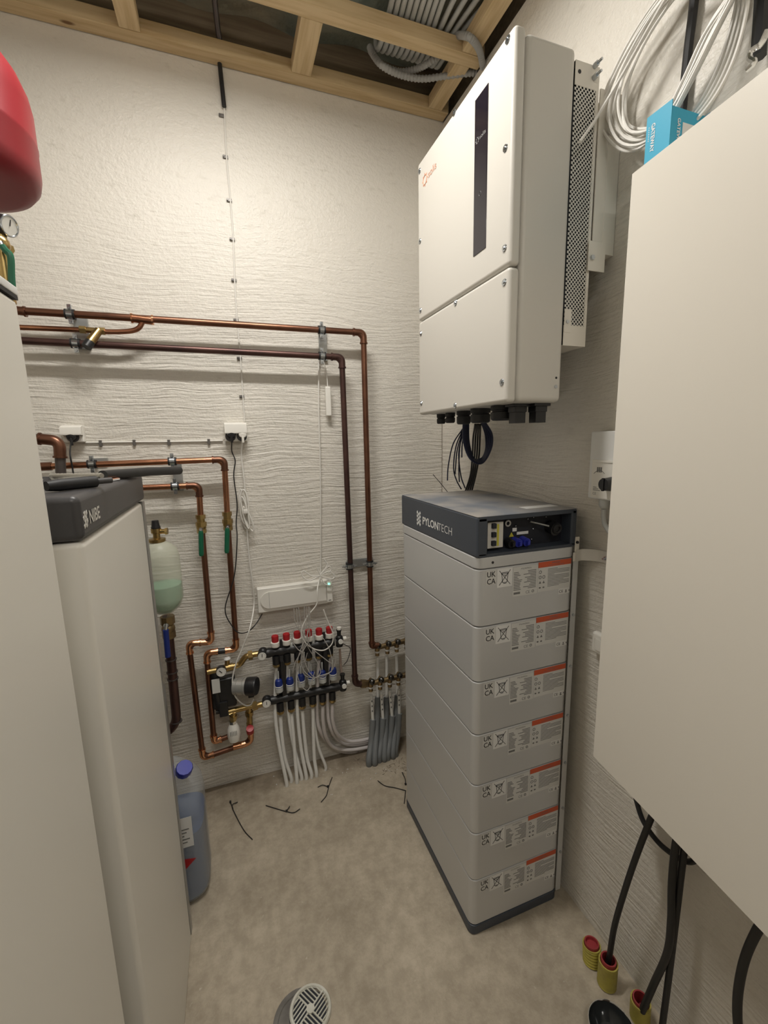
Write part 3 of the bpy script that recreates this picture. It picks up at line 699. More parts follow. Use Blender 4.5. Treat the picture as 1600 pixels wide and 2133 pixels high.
part('cable_gland', MB().lathe([(.014, 0), (.014, -.016), (.011, -.022), (.009, -.026)], (.962, q.y, zb), n=12), GCABLE, t)
solo('controller_cable', MB().tube(smooth([(.962, q.y, zb-.027), (.964, q.y, zb-.055), (.966, q.y-.006, zb-.075), (.970, q.y-.03, zb-.10), (.970, q.y-.06, zb-.12)]), .0065, 10), GCABLE, 'short pale grey cable below the wall controller', 'cable')
t = thing('light_switch', 'rounded white switch on the right wall, half hidden by the cabinet edge', 'switch', (.965, .80, XP(1240, 1360, .96).z))
z0, z1 = XP(1236, 1358, .96).z, XP(1240, 1316, .96).z; yy = XP(1235, 1340, .965).y
part('switch_plate', MB().box((.957, yy-.08, z0), (R-.001, yy, z1), .008, 3), PLAST, t); part('rocker', MB().box((.953, yy-.064, z0+.014), (.9568, yy-.016, z1-.014), .003), PLAST, t)

# cable coil above the cabinet
rr = random.Random(11)
coil = MB()
for k in range(12):
    ox, oy, s_ = rr.uniform(-20, 20), rr.uniform(-12, 12), rr.uniform(.88, 1.06)
    base = [(1500, -90), (1420, -40), (1345, 60), (1292, 165), (1276, 235), (1296, 285), (1340, 290), (1392, 245), (1440, 160), (1490, 60), (1535, -30), (1545, -90)]
    pts = []
    for i, (u, v) in enumerate(base):
        u2 = 1410+(u-1410)*s_+ox*(.3+.7*(i % 5)/4); v2 = 110+(v-110)*s_+oy; pts.append(XP(u2, v2, .905+.05*((k*5) % 12)/12+rr.uniform(-.004, .004)))
    coil.tube(smooth(pts, 6), .0032, 7)
cc = thing('cable_coil', 'big coil of white cable hanging on the wall above the electrical cabinet', 'cable coil', (.93, .72, 2.2))
part('loops', coil, WCABLE, cc)
e_ = MB().tube(smooth(on(XP, .900, (1420, -60), (1350, 60), (1300, 150))+on(YP, .905, (1255, 225), (1232, 262), (1208, 295)), 8), .0034, 8)
part('loose_end', e_, WCABLE, cc, 'loose cable end reaching down in front of the vent grille')
p = MB()
for k in range(4): p.tube(smooth(on(XP, .93+.01*k, (1562-6*k, -80), (1556-8*k, 20), (1530-9*k, 120), (1490-8*k, 200), (1440-6*k, 262), (1400, 300)), 7), .0034, 7)
part('return_loops', p, WCABLE, cc)
# dark pole and clamp at the right edge
cab('black_duct', on(XP, .966, (1452, -120), (1446, 0), (1434, 100), (1424, 200), (1415, 300)), .0085, BCABLE, 'black cable duct rising on the wall behind the white cable coil', 'cable duct')
t = thing('wall_hanger', 'black hanger with a bright steel hook at the top right edge of the photo', 'hanger', (.95, .5, 2.2))
part('hanger_strap', MB().tube(on(XP, .955, (1592, -120), (1588, 0), (1580, 120)), .012, 8), BLACK, t)
part('hook', MB().tube(smooth(on(XP, .93, (1600, 62), (1585, 92), (1566, 106), (1562, 122), (1572, 130), (1556, 146)), 6), .005, 8), CHROME, t)

# black supply cables under the cabinet
XC = .905
def bc(pts, r, lab, x=XC): return cab('supply_cable', on(XP, x, *pts), r, BCABLE, lab, 'cable', 'black supply cables under the cabinet', 10)
bc([(1385, 1640), (1358, 1700), (1325, 1785), (1300, 1860), (1280, 1930), (1270, 1990), (1266, 2010)], .0075, 'leftmost black cable dropping from the cabinet into the nearer yellow sleeve by the wall')
bc([(1425, 1690), (1408, 1760), (1400, 1840), (1398, 1920), (1390, 1985), (1362, 2050), (1338, 2105)], .0085, 'thick black cable bending left into the rearmost bottom yellow sleeve', .912)
bc([(1436, 1700), (1424, 1780), (1412, 1880), (1400, 1980), (1390, 2060), (1378, 2150)], .0075, 'black cable dropping straight down beside the thick bent one', .925)
bc([(1640, 1840), (1588, 1920), (1556, 1985), (1540, 2050), (1536, 2110), (1542, 2180)], .0085, 'black cable bowing down at the right edge of the photo', .90)
bc([(1310, 1600), (1324, 1660), (1340, 1710), (1372, 1755), (1410, 1785), (1440, 1795), (1462, 1775), (1480, 1735)], .0065, 'black cable sagging in a loop just under the cabinet door', .945)

# floor sleeves
def sleeve(u, v, x, lab, empty, lean=(0, 0), hh=.062, r=.025):
    p = XP(u, v, x); p.z = 0
    t = thing('cable_sleeve', lab, 'cable sleeve', p, 'yellow and red sleeves in the floor')
    ax = Vector((lean[0], lean[1], 1)).normalized()
    prof = [(r*.9, .0005)]
    for k in range(6): prof += [(r*1.02, hh*(k+.3)/6), (r*.95, hh*(k+.8)/6)]
    prof += [(r, hh), (r*.86, hh), (r*.84, hh*.45)]
    part('outer_sleeve', MB().lathe(prof, p, ax, 24), YEL, t)
    rp = [(r*.80, hh*.40), (r*.80, hh*1.12), (r*.66, hh*1.12), (r*.64, hh*(.95 if empty else .5)), (.001, hh*(.95 if empty else .48))]
    part('inner_lining', MB().lathe(rp, p, ax, 24), REDP, t)
sleeve(1264, 2046, .902, 'yellow sleeve with red lining holding a black cable, right of the empty one', False, (0, 0), .078)
sleeve(1233, 2008, .905, 'empty yellow sleeve with red plug, furthest left by the wall', True, (0, .10), .055)
sleeve(1330, 2150, .925, 'yellow and red sleeve at the bottom edge beside the dark bowl', False, (-.05, 0), .06, .024)
# dark bowl
pb = ZP(1272, 2168, 0); pb.z = 0
t = thing('floor_bowl', 'dark glossy bowl with a bright metal rim on the floor at the bottom edge', 'bowl', pb)
part('bowl', MB().lathe([(.028, .0008), (.042, .010), (.052, .030), (.056, .045), (.053, .045), (.047, .028), (.030, .012), (.001, .010)], pb, Z3, 36), mat('dark_gloss', (.02, .022, .022), .12), t)
part('rim', MB().ring(pb+Z3*.046, Z3, .0545, .0018, 40, 6), CHROME, t)
# floor drain
pd = ZP(641, 2108, 0); pd.z = 0
t = thing('floor_drain', 'round white plastic floor drain grate, lifted askew on its dark ring', 'drain', pd)
part('drain_ring', MB().lathe([(.072, .0006), (.072, .003), (.060, .0035), (.058, .001), (.001, .0008)], pd+Vector((-.022, -.012, 0)), Z3, 40), mat('dirty_grey_ring', (.20, .19, .17), .7, var=(20, (.1, .09, .08), .8)), t)
g = MB(); GR = .056; gc = pd+Vector((.008, 0, .006)); up2 = Vector((.05, .0, 1)).normalized()
g.ring(gc, up2, GR-.004, .0052, 40, 6); g.lathe([(.011, -.003), (.011, .003)], gc, up2, 20)
for q in range(4):
    a = math.radians(35+90*q); e1 = Vector((math.cos(a), math.sin(a), 0)); e2 = Vector((-math.sin(a), math.cos(a), 0))
    g.cyl(gc+e1*.008, gc+e1*(GR-.005), .0024, 6)
    for k in range(1, 6):
        o_ = .0088*k; L1 = math.sqrt(max((GR-.004)**2-o_**2, 0))
        g.cyl(gc+e1*o_+e2*.001, gc+e1*o_+e2*(L1), .0019, 6)
part('grate', g, mat('white_grate', (.66, .65, .58), .45, var=(30, (.4, .39, .3), .5)), t)
part('drain_hole', MB().lathe([(.050, .0036), (.050, .0040)], pd+Vector((.0, -.004, 0)), Z3, 32), DARK, t)

# black zip ties on the floor
def ztie(pts, lab):
    q = MB()
    for seg in pts: q.tube(smooth([ZP(u, v, 0)*1.0 + Z3*(.003+dz) for u, v, dz in seg], 5), .0018, 6)
    a = pts[1][0]; h_ = ZP(a[0], a[1], 0)+Z3*.004; q.box(h_-Vector((.004, .004, .003)), h_+Vector((.004, .004, .004)), .001)
    solo('cable_tie', q, BCABLE, lab, 'cable tie', 'black cable ties on the floor')
ztie([[(495, 1672, 0), (484, 1683, .008), (494, 1706, .003), (510, 1733, 0), (526, 1750, 0)], [(480, 1672, 0), (486, 1690, .01)]], 'black cable tie lying nearest the white heater on the concrete')
ztie([[(554, 1679, 0), (580, 1687, 0), (598, 1692, 0), (612, 1694, 0), (625, 1687, .002)], [(597, 1691, 0), (604, 1683, .006)]], 'black cable tie lying second from the left on the concrete')
ztie([[(692, 1620, 0), (685, 1640, .002), (680, 1658, 0), (669, 1672, 0)], [(683, 1640, 0), (672, 1638, .004), (662, 1641, 0)]], 'black cable tie on the concrete in front of the white floor heating tubes')
ztie([[(787, 1628, .002), (802, 1638, 0), (822, 1642, 0), (845, 1648, 0)], [(845, 1635, 0), (844, 1625, .004), (838, 1612, .006)], [(845, 1648, 0), (842, 1675, 0)]], 'black cable tie beside the foot of the battery tower')

# ================================================================== LEFT SIDE
# nearest tall white unit
UX, UY1, UZ1 = -.240, .713, 1.742
t = thing('heat_pump_cabinet', 'tall white heat pump cabinet nearest the camera at the left edge', 'heat pump', (-.54, .41, 0))
part('housing', MB().box((-.84, .11, .0005), (UX, UY1, UZ1-.016), .007, 3), UNITW, t)
part('seam_strip', MB().box((-.838, .112, UZ1-.0158), (UX+.001, UY1-.001, UZ1-.0112)), INK, t)
part('top_trim', MB().box((-.84, .11, UZ1-.011), (UX+.002, UY1, UZ1), .002), LABELW, t)
part('front_joint', MB().box((UX-.0005, .112, .14), (UX+.0007, .40, .144)), INKG, t)
# second unit
VX, VY0, VY1 = -.222, .772, 1.305
t = thing('heater_cabinet', 'white heater cabinet with black top hood reading NIBE, behind the nearest white unit', 'heater', (-.52, 1.04, 0))
part('housing', MB().box((-.82, VY0+.002, .0005), (VX-.002, VY1-.030, 1.392), .010, 4), UNITW, t)
part('side_trim', MB().box((-.82, VY1-.0255, .001), (VX-.001, VY1, 1.392), .002), mat('brushed_trim', (.42, .42, .41), .3, metal=.7), t)
part('door_gap', MB().box((-.82, VY1-.0299, .002), (VX-.007, VY1-.0257, 1.391), 0), INK, t)
hd = part('top_hood', MB().box((-.822, VY0-.001, 1.394), (VX+.001, VY1+.002, 1.466), .012, 4), CHAR, t)
tx = MB(); FN = Vector((VX+.0012, 0, 0))
text_mb(tx, 'NIBE', FN+Y3*.812+Z3*1.416, Y3, Z3, .021, .0006, .022, .060)
for k in range(4):
    for j in range(4):
        if (k+j) % 2 == 0: tx.plate(FN, Y3, Z3, [(0.783+.005*k, 1.412+.0065*j), (0.789+.005*k, 1.415+.0065*j), (0.787+.005*k, 1.420+.0065*j), (0.781+.005*k, 1.417+.0065*j)], .0006)
part('lettering', tx, PRS, hd, 'silver lettering reading NIBE beside a woven square mark')
# things lying on it
HT = 1.466
def on_top(pts, dz): return [ZP(u, v, HT+dz) for u, v in pts]
t = thing('insulated_pipe_piece', 'long black foam insulated pipe piece lying across the heater hood towards the copper pipes', 'insulated pipe', (-.25, 1.1, HT))
a, b = ZP(212, 988, HT+.016), ZP(372, 979, HT+.016); a = Vector((-.262, 1.02, HT+.016))
a = ZP(214, 990, HT+.014); b = a + (YP(372, 980, 1.52)-a)
part('foam', MB().tube([a, (a+b)/2+Z3*.002, b], .013, 14, rf=lambda s: .010+.003*s), BLACKR, t)
t = thing('dark_grip', 'short black rubber grip lying on the near end of the heater hood', 'grip', (-.26, .9, HT))
a = ZP(96, 1013, HT+.011); b = ZP(198, 1003, HT+.011)
part('grip', MB().tube([a, (a*3+b)/4, (a+b*3)/4, b, b+(b-a)*.02], .009, 12, rf=lambda s: .0105 if .05 < s < .9 else .008), BLACKR, t)
part('tip', MB().tube([b, ZP(232, 1000, HT+.011)], .0055, 10), CHAR, t)
t = thing('booklet', 'white and orange printed booklet lying under the black grip on the hood', 'booklet', (-.3, .95, HT))
P4 = [ZP(92, 1022, HT), ZP(140, 1020, HT), ZP(250, 1000, HT), ZP(160, 993, HT)]
m = MB(); m.add([p+Z3*.001 for p in P4]+[p+Z3*.004 for p in P4], [(0, 1, 2, 3), (4, 5, 6, 7), (0, 1, 5, 4), (1, 2, 6, 5), (2, 3, 7, 6), (3, 0, 4, 7)]); part('pages', m, PRW, t)
a, b = P4[1]*.25+P4[2]*.75, P4[2]; m = MB(); q4 = [a, b, b+(P4[3]-P4[2])*.25, a+(P4[3]-P4[2])*.25]
m.add([p+Z3*.0042 for p in q4]+[p+Z3*.0047 for p in q4], [(0, 1, 2, 3), (4, 5, 6, 7), (0, 1, 5, 4), (1, 2, 6, 5), (2, 3, 7, 6), (3, 0, 4, 7)]); part('orange_patch', m, PRO, t)
for k in range(2):
    a = ZP(96, 992+7*k, HT+.018-.008*k); b = ZP(212, 991+4*k, HT+.020-.008*k)
    t = thing('braided_hose', ('upper' if k == 0 else 'lower')+' of two silver braided hoses lying on the heater hood', 'hose', ((a+b)/2-Z3*.007), 'silver hoses')
    part('hose', MB().tube([a+(b-a)*i/40 for i in range(41)], .005, 10, rf=lambda s: .0052+.0006*math.sin(s*150)), mat('braid', (.45, .43, .38), .4, metal=.7, bump=(500, .5, .001)), t)
    part('end_fitting', MB().cyl(a-(b-a)*.02, a+(b-a)*.13, .008, 6), CHROME, t)

# red expansion vessel, gauge and valve behind the nearest unit
rx, ry, rr_ = -.500, 1.20, .165
t = thing('expansion_vessel', 'glossy red expansion vessel hanging high at the left edge', 'expansion vessel', (rx, ry, 2.02))
prof = [(.001, 2.082), (.08, 2.077), (.130, 2.077), (.150, 2.083), (.161, 2.097), (.165, 2.117), (.1650, 2.168), (.1662, 2.172), (.165, 2.176), (.165, 2.235), (.161, 2.262), (.150, 2.292), (.130, 2.322), (.10, 2.348), (.07, 2.364), (.035, 2.374), (.001, 2.376)]
part('vessel', MB().lathe([(r, z) for r, z in prof], (rx, ry, 0), Z3, 56), REDT, t, ang=60)
part('inlet', MB().cyl((rx, ry, 2.0), (rx, ry, 2.080), .014), BRASS, t)
part('wall_arm', MB().box((LW+.001, ry-.02, 2.2), (rx-.15, ry+.02, 2.23)), RAILM, t)
gp = YP(4, 470, 1.05)
t = thing('pressure_gauge', 'round black pressure gauge with silver face under the red vessel', 'gauge', gp-Z3*.03)
gx = Vector((.88, -.40, -.22)).normalized(); fc = YP(20, 471, 1.05)
part('case', MB().cyl(fc-gx*.034, fc-gx*.002, .0175, 28), BLACK, t)
part('dial', MB().cyl(fc-gx*.002, fc, .017, 28), DIAL, t)
part('bezel', MB().ring(fc, gx, .017, .0016, 28, 6), STEEL, t)
part('pointer', MB().cyl(fc+gx*.0008, fc+gx*.0008+Vector((.002, .0, .011)), .0008, 6), INK, t)
part('stem', MB().cyl(fc-gx*.018-Z3*.018, fc-gx*.018-Z3*.050, .007, 8).cyl(fc-gx*.035-Z3*.040, fc-gx*.004-Z3*.040, .008, 6), BRASS, t)
t = thing('ball_valve', 'brass ball valve with green lever below the pressure gauge at the left edge', 'valve', YP(8, 560, 1.0))
q = YP(2, 508, 1.02); part('valve_body', MB().sphere(q, .014, 12).cyl(q, q-Z3*.1, .010, 10), BRASS, t)
part('lever', MB().tube(smooth([YP(4, 512, 1.0), YP(12, 522, 1.0), YP(22, 535, 1.0), YP(24, 575, 1.0), YP(26, 600, 1.0)], 5), .0055, 8), GREEN, t)
part('lever_root', MB().tube([YP(1, 503, 1.0), YP(6, 514, 1.0), YP(12, 523, 1.0)], .0035, 8), STEEL, t)

# ================================================================== PIPEWORK ON THE BACK WALL
PY = D-.070; PR = .0122
def pp_(*pts, y=PY): return [YP(u, v, y) for u, v in pts]
def collar(P, d, r=PR, w_=.004): d = Vector(d).normalized(); return MB().cyl(P-d*w_, P+d*w_, r*1.32, 18)
def elbow(P, r, m_, par, seg=.045):
    """P = [before, corner, after]: thicker fitting with a collar at each end"""
    a, c_, b = [Vector(p) for p in P]; d0 = (a-c_).normalized(); d1 = (b-c_).normalized()
    e = part('elbow', MB().tube(fillet([c_+d0*seg, c_, c_+d1*seg], seg*.86, 8), r*1.16, 16).add([], []), m_, par)
    for d in (d0, d1): q = c_+d*seg; part('collar', MB().cyl(q-d*.003, q+d*.003, r*1.36, 16), m_, e)
def pipe_run(par, pts, r, m_, fit=None, name='pipe', rb=.04):
    part(name, MB().tube(fillet(pts, rb, 8), r, 16), m_, par)
    if fit:
        for i in range(1, len(pts)-1):
            s_ = min(.042, (pts[i]-pts[i-1]).length*.48, (pts[i+1]-pts[i]).length*.48); elbow((pts[i-1], pts[i], pts[i+1]), r, fit, par, s_)
# pipe A
A = pp_((20, 646), (757, 693), (775, 1346)); A[0].z = YP(20, 646, PY).z
tA = thing('heating_pipe', 'upper copper pipe with a tee, running right and down to the brass manifold', 'pipe', YP(775, 1346, PY))
pipe_run(tA, A+[YP(775, 1346, PY)+Vector((.035, 0, 0))], PR, COPPERD, COPPERD)
dA = (A[1]-A[0]).normalized()
te = part('tee', MB().cyl(YP(277, 663, PY), YP(317, 668, PY), PR*1.18, 16), COPPER, tA)
for q in (YP(275, 663, PY), YP(318, 666.5, PY)): part('collar', MB().cyl(q-dA*.003, q+dA*.003, PR*1.4, 16), COPPERB, te)
part('coupling', MB().cyl(YP(30, 646, PY), YP(53, 649, PY), PR*1.15, 16).cyl(YP(52, 649, PY)-dA*.003, YP(52, 649, PY)+dA*.003, PR*1.4, 16), COPPERD, tA)
bp = [YP(20, 681, PY)] + pp_((165, 687), (225, 691), (268, 690), (288, 684), (297, 671))
bpp = part('bypass_pipe', MB().tube(smooth(bp, 7), .0086, 14), COPPER, tA)
vq = MB(); a, b = YP(166, 686, PY), YP(219, 690, PY); vq.cyl(a, a+(b-a)*.25, .0125, 8).cyl(a+(b-a)*.2, a+(b-a)*.82, .0095, 14).cyl(b-(b-a)*.22, b, .0125, 8)
k_ = YP(206, 688, PY-.005); k2 = YP(188, 712, PY-.025); vq.cyl(k_, k2, .013, 16, .015)
vv = part('strainer_valve', vq, BRASS, bpp); part('valve_cap', MB().cyl(k2, k2+(k2-k_)*.45, .0155, 16), BLACK, vv, 'black cap')
# pipe B
tB = thing('heating_pipe', 'lower dark brown pipe turning down left of the copper one to the lower brass manifold', 'pipe', YP(737, 1420, PY))
B = pp_((20, 708), (712, 744), (740, 1425), (776, 1424))
pipe_run(tB, B, PR, DARKP, DARKP)
part('union_nut', MB().cyl(YP(752, 1424, PY), YP(762, 1424, PY), .020, 8).cyl(YP(762, 1424, PY), YP(776, 1423, PY), .017, 8), BRASSD, tB)
# pipe C and D to the pump group
tC = thing('heating_pipe', 'copper pipe that drops through the right-hand green-lever valve to the pump group', 'pipe', YP(478, 1540, PY))
C0 = pp_((86, 972), (467, 957), (474, 1080))
pipe_run(tC, C0, PR*.92, COPPER, COPPERD)
C1 = pp_((475, 1100), (492.6, 1352), (430, 1359.5), (446, 1545), (476, 1534))
pipe_run(tC, C1, PR*.92, COPPERD, COPPERB, 'riser')
part('coupling', MB().cyl(YP(86, 972, PY), YP(108, 971, PY), PR*1.2, 16), COPPERD, tC)
part('black_sleeve', MB().cyl(YP(452, 1357, PY), YP(472, 1355, PY), PR*1.02, 14), BLACK, tC)
tD = thing('heating_pipe', 'copper pipe that drops through the left-hand green-lever valve and loops under the pump group', 'pipe', YP(432, 1577, PY))
D0 = pp_((290, 1016), (414, 1011), (419, 1090))
pipe_run(tD, D0, PR*.92, COPPER, COPPERD)
D1 = pp_((421, 1108), (441, 1337), (393, 1340), (423, 1579), (523, 1545), (521, 1500))
pipe_run(tD, D1, PR*.92, COPPERD, COPPERB, 'riser')
part('coupling', MB().cyl(YP(486, 1556, PY), YP(512, 1549, PY), PR*1.15, 16), COPPERB, tD)
def green_valve(par, u, v, hv):
    a = YP(u, v, PY); b = YP(u+3, v+38, PY); d = (b-a)
    vb = part('valve_body', MB().cyl(a, a+d*.22, .0185, 8).cyl(a+d*.2, a+d*.4, .015, 14).cyl(a+d*.4, a+d*.62, .0205, 8).sphere(a+d*.68, .019, 14).cyl(a+d*.8, b, .018, 8), BRASS, par)
    s0 = a+d*.72-Y3*.020+Vector((.0, 0, 0)); part('lever_nut', MB().cyl(a+d*.72, s0-Y3*.012, .0085, 6), CHROME, vb)
    e0 = YP(u+1, v+36, PY-.032); e1 = YP(u-1+hv, v+86, PY-.030)
    part('lever', MB().tube([s0-Y3*.006, (s0+e0)/2-Y3*.006, e0], .006, 8), STEEL, vb)
    dd = (e1-e0); part('lever_grip', MB().tube([e0-dd*.05, e0+dd*.05, e1-dd*.08, e1], .009, 12, rf=lambda s: .0095 if .1 < s < .95 else .007), GREEN, vb, 'green lever grip')
green_valve(tD, 417.5, 1072, 3); green_valve(tC, 472.5, 1066, 1)

def clamp(par, P, d, r, side):
    d = Vector(d).normalized(); P = Vector(P); side = Vector(side).normalized(); u_, v_, _ = frame_from(d)
    ring = MB(); n = 20; w_ = .0085
    for rr2, ww in ((r+.0055, w_),):
        prof = [(r+.003, -ww), (r+.0055, -ww), (r+.0055, ww), (r+.003, ww), (r+.003, -ww)]
        ring.lathe(prof[:-1], P, d, 22)
    c_ = part('clamp', ring.box(P+side*(r+.003)-Vector((.006, .006, .002)), P+side*(r+.017)+Vector((.006, .006, .002)), .001).box(P-side*(r+.017)-Vector((.006, .006, .002)), P-side*(r+.003)+Vector((.006, .006, .002)), .001).cyl(P+Y3*(r+.004), P+Y3*(D-.012-P.y), .005, 8), STEEL, par)
    part('rubber_lining', MB().lathe([(r*.95, -.0145), (r+.0042, -.0145), (r+.0042, .0145), (r*.95, .0145)], P, d, 18), BLACKR, c_)
    for s_ in (1, -1):
        q = P+side*s_*(r+.011); part('bolt', MB().cyl(q-Y3*.011, q+Y3*.010, .0048, 6), STEEL, c_)
def bracket(lab, rail, clamps, m=RAILM):
    (u0, v0), (u1, v1), hw = rail; a = YP(u0, v0, D-.001); b = YP(u1, v1, D-.001)
    t = thing('pipe_bracket', lab, 'pipe bracket', (a+b)/2)
    lo = Vector((min(a.x, b.x)-(hw if abs(a.x-b.x) < .02 else 0), D-.013, min(a.z, b.z)-(hw if abs(a.z-b.z) < .02 else 0)))
    hi = Vector((max(a.x, b.x)+(hw if abs(a.x-b.x) < .02 else 0), D-.0015, max(a.z, b.z)+(hw if abs(a.z-b.z) < .02 else 0)))
    part('rail', MB().box(lo, hi, .001), m, t)
    for (u, v, d, r, side) in clamps: clamp(t, YP(u, v, PY), d, r, side)
H = (1, 0, -.02)
bracket('zinc bracket with two clamps at the left end of the two upper pipes', ((172, 650), (172, 728), .014), [(146, 654.5, H, PR, Z3), (158, 715.5, H, PR, Z3)])
bracket('zinc bracket with two clamps near the right bend of the two upper pipes', ((672, 688), (672, 752), .014), [(670, 687.5, H, PR, Z3), (671, 741.5, H, PR, Z3)])
bracket('horizontal zinc bracket clamping the two vertical pipes above the white controller', ((722, 1172), (776, 1170), .014), [(728, 1179, Z3, PR, X3), (770.5, 1174, Z3, PR, X3)])
bracket('short zinc bracket with one clamp on the left of the middle copper pipe', ((196, 960), (226, 959), .010), [(192, 967, X3, PR*.92, Z3)])
bracket('zinc bracket with two clamps joining the two middle copper pipes above the black foam piece', ((370, 958), (372, 1022), .013), [(359, 961, X3, PR*.92, Z3), (365, 1013, X3, PR*.92, Z3)])

# grey elbow pipe at far left
t = thing('drain_pipe', 'grey-brown pipe with a bronze elbow dropping behind the heater hood', 'pipe', YP(128, 985, 1.74))
pts = [YP(70, 913, 1.76), YP(124, 918, 1.76), YP(130, 1060, 1.76)]
part('pipe', MB().tube(fillet(pts, .05, 8), .0155, 18), GREYP, t); elbow(pts, .0155, COPPERD, t, .055)

# ------------------------------------------------------------------ glycol vessel by the heater
vy = 1.70; vc = YP(337, 1190, vy); vz1 = YP(335, 1126, vy).z; vz0 = YP(345, 1277, vy).z; vr = .064
t = thing('glycol_vessel', 'translucent filling vessel of green liquid with a brass relief valve on top', 'vessel', (vc.x, vy, vz0))
lv = YP(350, 1216, vy).z
Hh = vz1-vz0
def vprof(k): return [(.014*k, vz0), (.030*k, vz0+.006), (.052*k, vz0+.026), (vr*k, vz0+.058), (vr*k, vz1-.062), (.056*k, vz1-.030), (.036*k, vz1-.010), (.018*k, vz1)]
part('bottle', MB().lathe(vprof(1), (vc.x, vy, 0), Z3, 36), MILKY, t, ang=70)
part('liquid', MB().lathe([(.012, vz0+.003), (.027, vz0+.009), (.049, vz0+.029), (.061, vz0+.060), (.061, lv)], (vc.x, vy, 0), Z3, 36), LIQG, t, 'green liquid')
q = MB().lathe([(.020, vz1-.006), (.028, vz1-.002), (.028, vz1+.008), (.012, vz1+.010), (.012, vz1+.028), (.017, vz1+.030), (.017, vz1+.046), (.001, vz1+.046)], (vc.x-.004, vy, 0), Z3, 20)
q.cyl((vc.x, vy, vz1+.034), (vc.x+.032, vy-.006, vz1+.034), .009, 12).cyl((vc.x+.026, vy-.005, vz1+.034), (vc.x+.034, vy-.006, vz1+.034), .013, 6)
rv = part('relief_valve', q, BRASS, t); part('valve_cap', MB().lathe([(.0155, vz1+.046), (.0155, vz1+.052), (.014, vz1+.054), (.011, vz1+.075), (.001, vz1+.075)], (vc.x-.004, vy, 0), Z3, 10), BLACK, rv)
# stand pipe below with blue lever
t = thing('stand_pipe', 'dark pipe with a blue valve lever below the green glycol vessel', 'pipe', YP(366, 1540, vy))
a = YP(348, 1283, vy); b = YP(369, 1510, vy)
part('pipe', MB().tube(fillet([a, b, b+Vector((-.09, .02, -.06)), b+Vector((-.10, D-.002-b.y, -.065))], .045, 8), .0165, 18), DARKP, t)
part('valve_body', MB().cyl(a, a-Z3*.030, .025, 8).sphere(a-Z3*.050, .024, 14).cyl(a-Z3*.06, a-Z3*.085, .023, 8), BRASSD, t)
e0 = YP(345, 1312, vy-.035); e1 = YP(350, 1368, vy-.035)
lvv = part('valve_lever', MB().tube([YP(347, 1300, vy-.028), e0], .0065, 8).sphere(YP(346, 1303, vy-.026), .010, 10), STEEL, t)
part('lever_grip', MB().tube([e0, e0+(e1-e0)*.1, e1-(e1-e0)*.1, e1], .010, 12), BLUE, lvv, 'blue lever grip')
for v in (1371, 1397, 1411, 1502): P_ = a+(b-a)*((v-1283)/227); part('collar', MB().cyl(P_+Z3*.002, P_-Z3*.002, .0200, 18), GREYP, t)

# blue liquid canister
jx, jy = -.300, 1.475
t = thing('canister', 'plastic canister of blue liquid with a blue screw cap, behind the heater on the floor', 'canister', (jx, jy, 0))
hx, hy = .130, .105
sec = [(.001, jx, jy, hx-.02, hy-.02, 4), (.012, jx, jy, hx-.006, hy-.006, 4), (.03, jx, jy, hx, hy, 4.5), (.33, jx, jy, hx, hy, 4.5), (.38, jx, jy, hx-.006, hy-.005, 4), (.42, jx, jy, hx-.028, hy-.02, 3.5), (.455, jx, jy, hx-.060, hy-.038, 3), (.475, jx, jy, hx-.088, hy-.06, 2.5)]
part('jug', MB().loft(sec, 40), JUG, t, ang=60)
sec2 = [(.004, jx, jy, hx-.024, hy-.024, 4), (.014, jx, jy, hx-.010, hy-.010, 4), (.03, jx, jy, hx-.004, hy-.004, 4.5), (.265, jx, jy, hx-.004, hy-.004, 4.5)]
part('liquid', MB().loft(sec2, 40), LIQB, t, 'dark blue liquid')
cp = XP(383, 1598, jx+.085); cp = YP(384, 1600, jy-.075)
cx_ = Vector((.25, -.45, .85)).normalized()
part('screw_cap', MB().lathe([(.019, -.022), (.026, -.018), (.027, 0), (.024, .006), (.001, .006)], cp, cx_, 12), BLUEC, t)
lf = MB(); zz0, zz1 = .20, .33; yy = jy-hy-.0006
lf.rect((0, yy, 0), X3, Z3, jx+.02, .235, jx+.098, .345, .0006)
jl = part('product_label', lf, LABELW, t)
tx = MB()
for k in range(5): tx.rect((0, yy-.0006, 0), X3, Z3, jx+.05, .300-.012*k, jx+.088-.008*(k % 3), .304-.012*k, .0005)
part('print', tx, INKG, jl)
part('hazard_label', MB().plate((0, yy, 0), X3, Z3, [(jx+.04, .13), (jx+.10, .185), (jx+.05, .195), (jx+.02, .18)], .0006), REDC, t, 'red hazard label')

# ================================================================== SOCKETS AND CABLES ON THE WALL
def socket(x0, x1, z0, z1, lab, split):
    t = thing('wall_socket', lab, 'socket', ((x0+x1)/2, D-.02, z0)); m_ = .5*(z1-z0)
    part('socket_base', MB().box((x0, D-.030, z0), (x1, D-.001, z1), .004, 3), PLAST, t)
    q = MB(); y0 = D-.052; y1_ = D-.0305; zm = z0+.42*(z1-z0)
    xs = (x0+.001, x1-.001); vs = []
    for x in xs: vs += [(x, y1_, zm), (x, y0, zm), (x, y0-.002, zm+.005), (x, y0+.002, z1-.008), (x, y1_, z1-.001)]
    q.add(vs, [(0, 1, 2, 3, 4), (9, 8, 7, 6, 5), (0, 5, 6, 1), (1, 6, 7, 2), (2, 7, 8, 3), (3, 8, 9, 4), (4, 9, 5, 0)])
    part('hinged_cover', q, PLAST, t)
    hq = MB(); n = 2 if split else 1
    for k in range(n):
        cx = x0+(x1-x0)*(k+.5)/n; hq.lathe([(.020, 0), (.020, .002), (.016, .0025)], (cx, D-.0305, z0+.020), -Y3, 20)
    part('recess', hq, CHAR, t)
    return t
